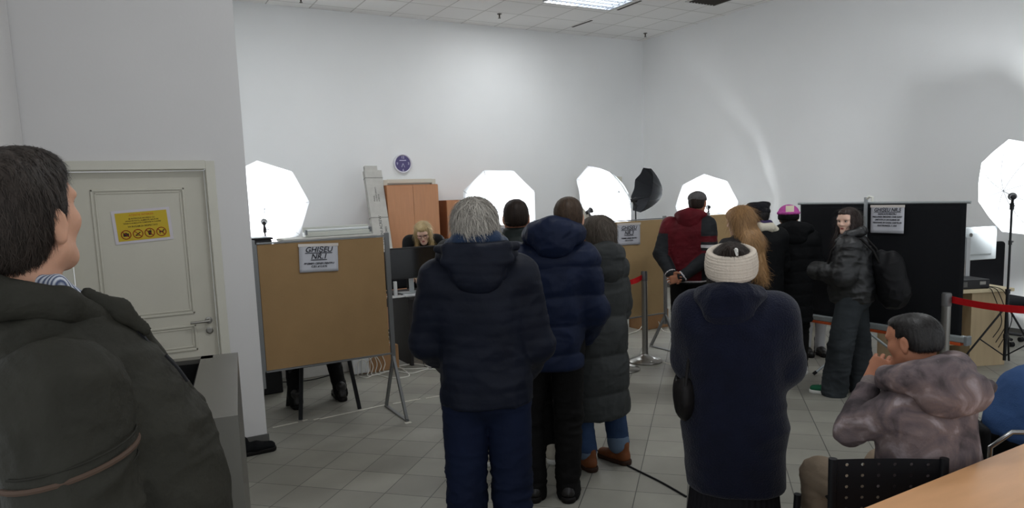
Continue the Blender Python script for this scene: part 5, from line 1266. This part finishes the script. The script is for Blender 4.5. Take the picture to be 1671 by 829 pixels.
for sx in (-1, 1): MB().tube([(sx * .08, -.22, 1.14), (sx * .095, -.175, 1.24), (sx * .105, -.09, 1.335), (sx * .11, .02, 1.345), (sx * .12, .13, 1.24), (sx * .12, .16, 1.12)], [.009, .010, .010, .010, .010, .009], 8).ob('strap', LB, t, smooth=True)

# ---- 12 child behind the screen
cpos = PZ(1338, 583)
H = Human('child in a red skirt, white tights and black boots behind the screen', 1338, 0, 1.20, turn=160, loc=(cpos[0] + .05, cpos[1] + .12, 0))
H.body(SKINP, vox=.008, headk=.88); H.hair(HD, strands=800, length=.05, nape=-.12)
WT = mat('white_tights', lin(190, 190, 192), .8); H.trousers(WT, r=(.070, .055, .045), zb=.04, amp=.002, pel=(.12, .10), name='tights')
S = Sdf(.008); S.loft([(.42, 0, 0, .20, .17), (.55, 0, 0, .15, .13), (.68, 0, 0, .12, .10)], .02, rnd=.01); RD = mat('red_cloth', lin(176, 34, 34), .7)
S.ob('skirt', RD, H.root, lambda P, N: .010 * np.abs(np.sin(np.arctan2(P[:, 0], P[:, 1]) * 9)))
k_ = H.k; H.coat(RD, [(.62, 0, 0, .13, .11), (.8, 0, 0, .13, .11), (.96, 0, 0, .13, .10), (1.03, 0, 0, .06, .06)], sleeves=(.055, .046, .038), name='top')
H.shoes(BSH, BSOLE, high=.06, k=.85)

# ---- 13 blonde woman behind the dark desk
bpos = PD(690, 400, 8.45)
H = Human('blonde woman with glasses in black leaning forward behind the dark desk', 690, 0, 1.70, turn=176, loc=(bpos[0], bpos[1], 0))
dz = PD(690, 381, 8.1)[2]
H.set(pv=(.02, -.02, .88), hl=(-.07, -.02, .86), hr=(.11, -.02, .86), ch=(0, .13, 1.20), nk=(0, .24, 1.34), sl=(-.165, .17, 1.29), sr=(.165, .17, 1.29), hd=(.01, .31, dz), el=(-.24, .30, 1.05), er=(.24, .30, 1.05), wl=(-.15, .50, .93), wr=(.15, .50, .93), kl=(-.08, .05, .46), kr=(.16, .02, .46), al=(-.10, .0, .085), ar=(.22, -.06, .085))
H.HR = headR(10, -22, 4)
H.hand = {'l': dict(palm=(0, 0, -1), side=1, z=(.2, 1, -.2), k=.85), 'r': dict(palm=(0, 0, -1), side=-1, z=(-.2, 1, -.2), k=.85)}
H.body(SKINP, vox=.005, fem=True, headk=1.0)
H.browM = HBL; H.eyes()
def bob(S, k):
    S.ell((0, -.045 * k, -.05 * k), (.092 * k, .08 * k, .09 * k), .03)
    for sx in (-1, 1): S.cone((sx * .075 * k, .03 * k, .03 * k), (sx * .088 * k, .045 * k, -.13 * k), .024 * k, .020 * k, .02)
H.hair(HBL, vol=.013, strands=4000, length=.07, amp=.005, nape=-.20, tone=(.6, 1.3), flow=(0, 0, -1), lift=.05, ops=bob, earcut=False, front=.106, fz=-.026, fringe=0, fx=.056)
g = MB(); k_ = H.hk
for sx in (-1, 1):
    for (a, b) in (((.010, .020), (.050, .022)), ((.050, .022), (.048, -.012)), ((.048, -.012), (.016, -.014)), ((.016, -.014), (.010, .020))):
        f_ = lambda p: H.HR @ (np.array([sx * p[0], .112, p[1]]) * k_) + H.J['hd']; g.tube([f_(a), f_(b)], .0022, 6)
    g.tube([H.HR @ (np.array([sx * .050, .110, .020]) * k_) + H.J['hd'], H.HR @ (np.array([sx * .078, .02, .012]) * k_) + H.J['hd']], .002, 6)
g.tube([H.HR @ (np.array([-.012, .112, .010]) * k_) + H.J['hd'], H.HR @ (np.array([.012, .112, .010]) * k_) + H.J['hd']], .002, 6); g.ob('glasses', mat('glasses_frame', lin(80, 30, 34), .3), H.root)
H.trousers(BTR); H.shoes(mat('brown_grey_boot', lin(74, 66, 60), .6), BSOLE, high=.05, label='grey-brown boot')
S = Sdf(.009); S.chain([(.02, 0, .86), (0, .13, 1.18), (0, .17, 1.28)], [.16, .165, .13], .05, sq=(1.1, .85, 1)); S.cone((-.16, .17, 1.28), (.16, .17, 1.28), .075, .075, .05); S.cone((0, .18, 1.30), (0, .24, 1.345), .09, .075, .03)
for d in 'lr': S.cone(H.J['s' + d], H.J['e' + d], .075, .064, .04); S.cone(H.J['e' + d], H.J['w' + d], .064, .045, .02)
S.ob('black_jumper', BLKC, H.root, lambda P, N: .008 * folds(P, (8, 8, 10), 30))

# ---- 14 person sitting behind the first board
H = Human('seated person behind the first notice board, only black trousers and shoes showing', 0, 0, 1.74, turn=0, loc=(1.48, 6.05, 0)); H.root.rotation_euler[2] = 0
H.set(pv=(0, -.06, .56), ch=(0, -.07, .90), nk=(0, -.05, 1.10), hd=(0, -.02, 1.24), sl=(-.18, -.06, 1.03), sr=(.18, -.06, 1.03), el=(-.22, .08, .80), er=(.22, .08, .80), wl=(-.12, .28, .68), wr=(.12, .28, .68),
      hl=(-.09, -.04, .54), hr=(.09, -.04, .54), kl=(-.17, .34, .52), kr=(.17, .34, .52), al=(-.20, .16, .09), ar=(.20, .17, .09))
H.body(SKIN2); H.hair(HK, strands=800, length=.02, tone=(.6, 1.4)); H.trousers(BTR, r=(.085, .072, .060), pel=(.17, .14)); H.shoes(BSH, BSOLE, high=.03)
H.coat(BLKC, [(.50, 0, -.06, .19, .145), (.75, 0, -.07, .18, .14), (.98, 0, -.06, .20, .14), (1.06, 0, -.06, .15, .11), (1.12, 0, -.05, .08, .08)], sleeves=(.075, .062, .05), off=33)

# ---- 15 boy in the tie-dye hoodie
H = Human('boy with cropped black hair in a brown tie-dye hoodie, seated, hand at his mouth', 1522, 2.66, 1.70, turn=-45)
a_c = H.J
H.set(pv=(.03, 0, .55), ch=(.02, .04, .85), nk=(.01, .06, 1.02), hd=(.020, .085, 1.150), sl=(-.13, .02, .90), sr=(.175, .02, .955), el=(-.205, .165, .785), er=(.27, .10, .72), wl=(-.085, .19, .975), wr=(.23, .30, .62),
      hl=(-.09, .03, .52), hr=(.10, .03, .52), kl=(-.13, .44, .475), kr=(.20, .42, .48), al=(-.13, .44, .09), ar=(.20, .42, .09))
H.HR = headR(-12, -8)
H.hand = {'l': dict(z=(.50, -.10, .85), palm=(.6, .7, -.2), side=1, curls=[78, 66, 70, 72], k=1.08, thumb=34), 'r': dict(palm=(0, 0, -1), side=-1, k=.9)}
H.body(SKIN2, vox=.0042, headk=.96)
H.hair(HK, vol=-.004, strands=6000, length=.012, amp=.002, nape=-.045, tone=(.6, 1.4), lift=.5, width=.0009, fringe=0)
H.browM = HK; H.eyes()
def tiedye():
    M = bpy.data.materials.new('tie_dye_cotton'); M.use_nodes = True; nt = M.node_tree; L = nt.links.new; b = nt.nodes['Principled BSDF']; b.inputs['Roughness'].default_value = .9
    tc = nt.nodes.new('ShaderNodeTexCoord'); n = nt.nodes.new('ShaderNodeTexNoise'); n.inputs['Scale'].default_value = 8; n.inputs['Detail'].default_value = 8; n.inputs['Distortion'].default_value = .7
    L(tc.outputs['Object'], n.inputs['Vector']); r = nt.nodes.new('ShaderNodeValToRGB'); e = r.color_ramp.elements
    e[0].position = .36; e[0].color = lin(66, 58, 60); e[1].position = .68; e[1].color = lin(160, 148, 150)
    q = e.new(.47); q.color = lin(98, 86, 88); q = e.new(.56); q.color = lin(116, 100, 98)
    L(n.outputs['Fac'], r.inputs[0]); L(r.outputs[0], b.inputs['Base Color'])
    n2 = nt.nodes.new('ShaderNodeTexNoise'); n2.inputs['Scale'].default_value = 120; L(tc.outputs['Object'], n2.inputs['Vector']); bp = nt.nodes.new('ShaderNodeBump'); bp.inputs['Strength'].default_value = .2; bp.inputs['Distance'].default_value = .01
    L(n2.outputs['Fac'], bp.inputs['Height']); L(bp.outputs[0], b.inputs['Normal']); return M
TD = tiedye()
S = Sdf(.006); S.loft([(.50, .03, .0, .20, .155), (.62, .03, 0, .205, .155), (.80, .02, .01, .19, .145), (.90, .02, .02, .175, .13), (.97, .01, .04, .13, .11), (1.04, .01, .06, .085, .08)], .02, rnd=.02)
S.cone(H.J['sl'] + (.02, 0, 0), H.J['sr'] - (.02, 0, 0), .068, .075, .05)
for d, cf in (('l', .80), ('r', .95)):
    w_ = H.J['e' + d] + (H.J['w' + d] - H.J['e' + d]) * cf; S.cone(H.J['s' + d], H.J['e' + d], .072, .062, .03); S.cone(H.J['e' + d], w_, .062, .045, .015)
S.ob('hoodie', TD, H.root, lambda P, N: .012 * folds(P, (9, 9, 12), 40))
a, b_ = H.J['el'], H.J['wl']; S = Sdf(.004); S.cone(a + (b_ - a) * .74, a + (b_ - a) * .96, .040, .038, .005); S.ob('cuff', mat('grey_rib', lin(128, 118, 116), .9, bump=(150, .4)), H.root, label='plain grey ribbed cuff')
H.hood(TD, (-.0, .03, 1.035), .125, .105, .14, r=.052, amp=.012, off=41, extra=lambda S: (S.ell((.05, -.11, .985), (.14, .06, .085), .03), S.cone((.10, -.04, 1.03), (.225, -.06, .985), .050, .032, .04), S.ell((.10, -.03, 1.075), (.06, .06, .05), .03)))
MB().tube([(-.08, .15, 1.02), (-.10, .17, .97), (-.115, .165, .92), (-.12, .155, .89)], .005, 8).ob('drawstring', BLKP, H.root, smooth=True)
KH = mat('beige_cotton', lin(138, 122, 104), .85, noise=(5, .08), bump=(90, .15))
H.trousers(KH, r=(.095, .082, .070), amp=.008, pel=(.18, .15), off=43)
H.shoes(mat('white_shoe', lin(190, 190, 190), .5), WSOLE)
# his chair
rz_ = -.607; R3 = np.array(Matrix.Rotation(rz_, 3, 'Z')); cl = np.array(H.root.location)
t = thing('perforated_chair', 'black chair with a perforated metal backrest under the boy in the tie-dye hoodie', 'chair', (2.555, 1.674, 0), rz_)
BM = mat('black_steel_sheet', lin(24, 25, 29), .45, metal=.3)
me_W, me_H = .38, .26; bx0, bz0 = .0, .50
V = []; Fq = []
nx_, nz_ = 13, 6; cw, ch_ = me_W / nx_, me_H / nz_
def sheet(y):
    Vv, Ff = [], []
    for i in range(nx_):
        for j in range(nz_):
            cx_, cz_ = -me_W / 2 + cw * (i + .5), bz0 + ch_ * (j + .5); hole = (i % 2 == 1) and 0 < j < nz_
            n_ = len(Vv); sq_ = [(-cw / 2, -ch_ / 2), (0, -ch_ / 2), (cw / 2, -ch_ / 2), (cw / 2, 0), (cw / 2, ch_ / 2), (0, ch_ / 2), (-cw / 2, ch_ / 2), (-cw / 2, 0)]
            Vv += [(cx_ + a_, y + .25 * (cx_ + a_) ** 2 * -1, cz_ + b2) for a_, b2 in sq_]
            if hole:
                angs = [-135, -90, -45, 0, 45, 90, 135, 180]; Vv += [(cx_ + .0065 * math.cos(math.radians(a_)), y - .25 * cx_ ** 2, cz_ + .0065 * math.sin(math.radians(a_))) for a_ in angs]
                Ff += [(n_ + q_, n_ + (q_ + 1) % 8, n_ + 8 + (q_ + 1) % 8, n_ + 8 + q_) for q_ in range(8)]
            else: Ff += [tuple(range(n_, n_ + 8))]
    return Vv, Ff
Vv, Ff = sheet(-.19); o = link('backrest', Vv, Ff, BM, t); o.modifiers.new('w', 'WELD').merge_threshold = .0005; o.modifiers.new('th', 'SOLIDIFY').thickness = .003
for sx in (-1, 1):
    MB().tube([(sx * .20, -.200, .765), (sx * .20, -.20, .50), (sx * .20, -.17, .43), (sx * .20, -.24, .0)], .016, 10).ob('leg', BM, t, smooth=True)
    MB().tube([(sx * .19, .24, .43), (sx * .20, .27, .0)], .016, 10).ob('leg', BM, t, smooth=True)
MB().box((.05, .08, .435), (.26, .38, .02)).ob('seat', BM, t, bevel=.004)

# ---- 16 person in denim at the picture edge
dp = PD(1692, 640, 3.35)
H = Human('person in a blue denim shirt bent forward on a chair beyond the tie-dye hoodie', 1692, 0, 1.75, turn=68, loc=(dp[0], dp[1], 0))
H.set(pv=(0, -.05, .55), ch=(-.02, .06, .76), nk=(-.03, .25, .90), hd=(-.03, .38, .97), sl=(-.17, .18, .84), sr=(.17, .18, .84), el=(-.20, .36, .62), er=(.20, .36, .62), wl=(-.08, .52, .72), wr=(.08, .52, .72),
      hl=(-.09, -.03, .54), hr=(.09, -.03, .54), kl=(-.14, .40, .53), kr=(.14, .40, .53), al=(-.14, .36, .09), ar=(.14, .36, .09))
H.HR = headR(0, -30); H.body(SKIN); H.hair(HD, strands=800, length=.02, tone=(.6, 1.4))
DEN = mat('denim_shirt', lin(52, 78, 120), .8, noise=(5, .15), bump=(150, .2))
S = Sdf(.008); S.chain([(0, -.06, .60), (-.01, .0, .72), (-.03, .14, .82)], [.17, .165, .13], .05, sq=(1.15, .9, 1)); S.cone(H.J['sl'], H.J['sr'], .08, .08, .05)
for d in 'lr': S.cone(H.J['s' + d], H.J['e' + d], .075, .062, .04); S.cone(H.J['e' + d], H.J['w' + d], .062, .045, .02)
S.ob('denim_shirt', DEN, H.root, lambda P, N: .010 * folds(P, (8, 8, 10), 50))
H.trousers(BTR, r=(.09, .075, .062), pel=(.19, .16)); H.shoes(BSH, BSOLE)
t = thing('tubular_chair', 'chair with a curved chrome arm beneath the person in denim', 'chair', tuple(H.root.location), H.root.rotation_euler[2])
CHR = mat('chrome', lin(170, 170, 170), .2, metal=1)
S = Sdf(.012); S.box((0, .0, .42), (.46, .46, .06), .025); S.ob('seat', BLKC, t); S = Sdf(.012); S.box((0, -.28, .57), (.44, .05, .16), .022); S.ob('backrest', BLKC, t)
for sx in (-1, 1): MB().tube([(sx * .25, .26, 0), (sx * .26, .22, .40), (sx * .27, .20, .60), (sx * .27, .12, .655), (sx * .27, -.05, .66), (sx * .27, -.20, .655), (sx * .265, -.28, .58), (sx * .26, -.28, .40), (sx * .25, -.34, 0)], .012, 10).ob('frame', CHR, t, smooth=True)

# ---- 17 man close to the camera
H = Human('man in an olive jacket close to the camera, face turned away toward the room', 26, 1.27, 1.86, turn=76)
az_head = -22
D_ = 1.27
H.set(hd=(.0, .0, 1.775), nk=(0, -.01, 1.62), sl=(-.175, .05, 1.49), sr=(.170, -.015, 1.475), el=(-.24, .06, 1.22), er=(.225, -.02, 1.20), wl=(-.20, .20, 1.06), wr=(.20, .20, 1.06), ch=(0, 0, 1.38))
H.HR = headR(-36, 16, 3)
H.hand = {'l': dict(palm=(1, 0, 0), side=1), 'r': dict(palm=(-1, 0, 0), side=-1)}
H.body(SKIN, vox=.0048, headk=1.02); H.browM = HD; H.eyes()
H.hair(mat('hair_dark_grizzled', lin(50, 44, 40), .5, attr='tone'), vol=.002, strands=12000, length=.022, amp=.003, nape=-.072, tone=(.5, 1.9), lift=.25, width=.0009, vox=.004)
OL = mat('olive_canvas', lin(48, 47, 41), .7, noise=(10, .12), bump=(90, .25))
rings = [(.86, 0, .05, .215, .20), (1.05, 0, .09, .215, .215), (1.22, 0, .10, .215, .215), (1.38, 0, .09, .205, .190), (1.47, 0, .06, .18, .165), (1.54, 0, .04, .14, .14), (1.61, 0, .01, .10, .11)]
H.coat(OL, rings, sleeves=(.102, .095, .078), amp=.016, fsc=(10, 10, 13), off=60, vox=.006, k=.018, shk=.035)
S = Sdf(.005); S.chain([(-.06, .11, 1.575), (-.105, .03, 1.625), (-.08, -.07, 1.65), (0, -.105, 1.655), (.08, -.07, 1.65), (.105, .03, 1.625), (.07, .12, 1.57)], [.016, .020, .024, .026, .024, .020, .016], .012, sq=(1, 1, 1.5)); S.ob('collar', OL, H.root, lambda P, N: .005 * folds(P, (14, 14, 14), 61))
S = Sdf(.005); S.chain([(.075, .075, 1.635), (.088, .125, 1.60), (.088, .165, 1.555)], [.010, .012, .009], .01, sq=(.6, 1.2, 1.5)); S.ob('lapel', OL, H.root, lambda P, N: .003 * folds(P, (16, 16, 16), 66))
S = Sdf(.004); S.chain([(-.05, .095, 1.60), (-.075, .03, 1.655), (0, -.06, 1.675), (.075, .03, 1.655), (.055, .095, 1.60)], [.012, .014, .014, .014, .012], .01, sq=(1, 1, 1.5))
SHM = mat('striped_shirt', lin(140, 150, 172), .8); nt = SHM.node_tree; wv = nt.nodes.new('ShaderNodeTexWave'); wv.inputs['Scale'].default_value = 60; rp = nt.nodes.new('ShaderNodeValToRGB'); rp.color_ramp.elements[0].color = lin(70, 80, 110); rp.color_ramp.elements[1].color = lin(205, 208, 214)
tcn = nt.nodes.new('ShaderNodeTexCoord'); nt.links.new(tcn.outputs['Object'], wv.inputs['Vector']); nt.links.new(wv.outputs['Color'], rp.inputs[0]); nt.links.new(rp.outputs[0], nt.nodes['Principled BSDF'].inputs['Base Color'])
S.ob('shirt_collar', SHM, H.root, label='striped shirt collar')
# front placket, zip and piping
S = Sdf(.005); S.chain([(.045, .115, 1.60), (.045, .17, 1.545), (.045, .213, 1.47), (.04, .268, 1.38), (.03, .305, 1.22), (.03, .295, 1.05), (.02, .245, .88)], [.012, .014, .014, .014, .014, .014, .014], .01, sq=(2.2, 1, 1)); S.ob('front_placket', OL, H.root, lambda P, N: .004 * folds(P, (14, 14, 20), 62))
MB().tube([(.080, .110, 1.60), (.083, .160, 1.545), (.083, .205, 1.47), (.080, .258, 1.38), (.070, .295, 1.22), (.07, .285, 1.05)], .004, 6).ob('zip', BLKP, H.root, smooth=True)
pp = []
for a in np.linspace(-80, 80, 16): pp.append((.190 + .103 * math.cos(math.radians(a)), -.017 + .105 * math.sin(math.radians(a)), 1.375 + .018 * math.sin(math.radians(a))))
SEAM = mat('olive_seam', lin(44, 43, 38), .8)
MB().tube([(.12, .185, 1.505), (.12, .206, 1.475), (.12, .222, 1.445)], .0035, 6).ob('pocket_zip', BLKP, H.root, smooth=True)
for zt_, rr_ in ((1.395, .104), (1.35, .103)): MB().tube([(.190 + rr_ * math.cos(math.radians(a)), -.017 + rr_ * math.sin(math.radians(a)), zt_ + .018 * math.sin(math.radians(a))) for a in np.linspace(-70, 80, 14)], .002, 5).ob('seam', SEAM, H.root, smooth=True)
MB().tube(pp, .005, 6).ob('sleeve_piping', mat('tan_piping', lin(84, 68, 58), .7), H.root, smooth=True)
H.trousers(BTR, r=(.11, .085, .07)); H.shoes(BSH, BSOLE)

# ---- the lone shoe showing past the metal counter: someone seated behind it
sp = PZ(418, 740)
t = thing('black_shoe', 'toe of a black shoe sticking out beside the metal counter at the wall corner', 'shoe', (sp[0], sp[1], 0), -math.pi / 2)
S = Sdf(.005); S.cone((0, -.10, .05), (0, .0, .05), .042, .040, .02); S.cone((0, .0, .05), (0, .10, .042), .040, .036, .03, sq=(1.15, 1, .85)); S.cone((0, -.09, .05), (0, -.09, .10), .042, .044, .02); S.box((0, .05, -.185), (.4, .6, .42), .001, .004, '-'); S.ob('upper', BLKC, t, lambda P, N: .003 * folds(P, (14, 14, 20)))
S = Sdf(.005); S.cone((0, -.10, .018), (0, .10, .018), .044, .044, .02); S.box((0, .05, .242), (.4, .6, .42), .001, .002, '-'); S.box((0, .05, -.20), (.4, .6, .40), .001, .002, '-'); S.ob('sole', BSOLE, t)
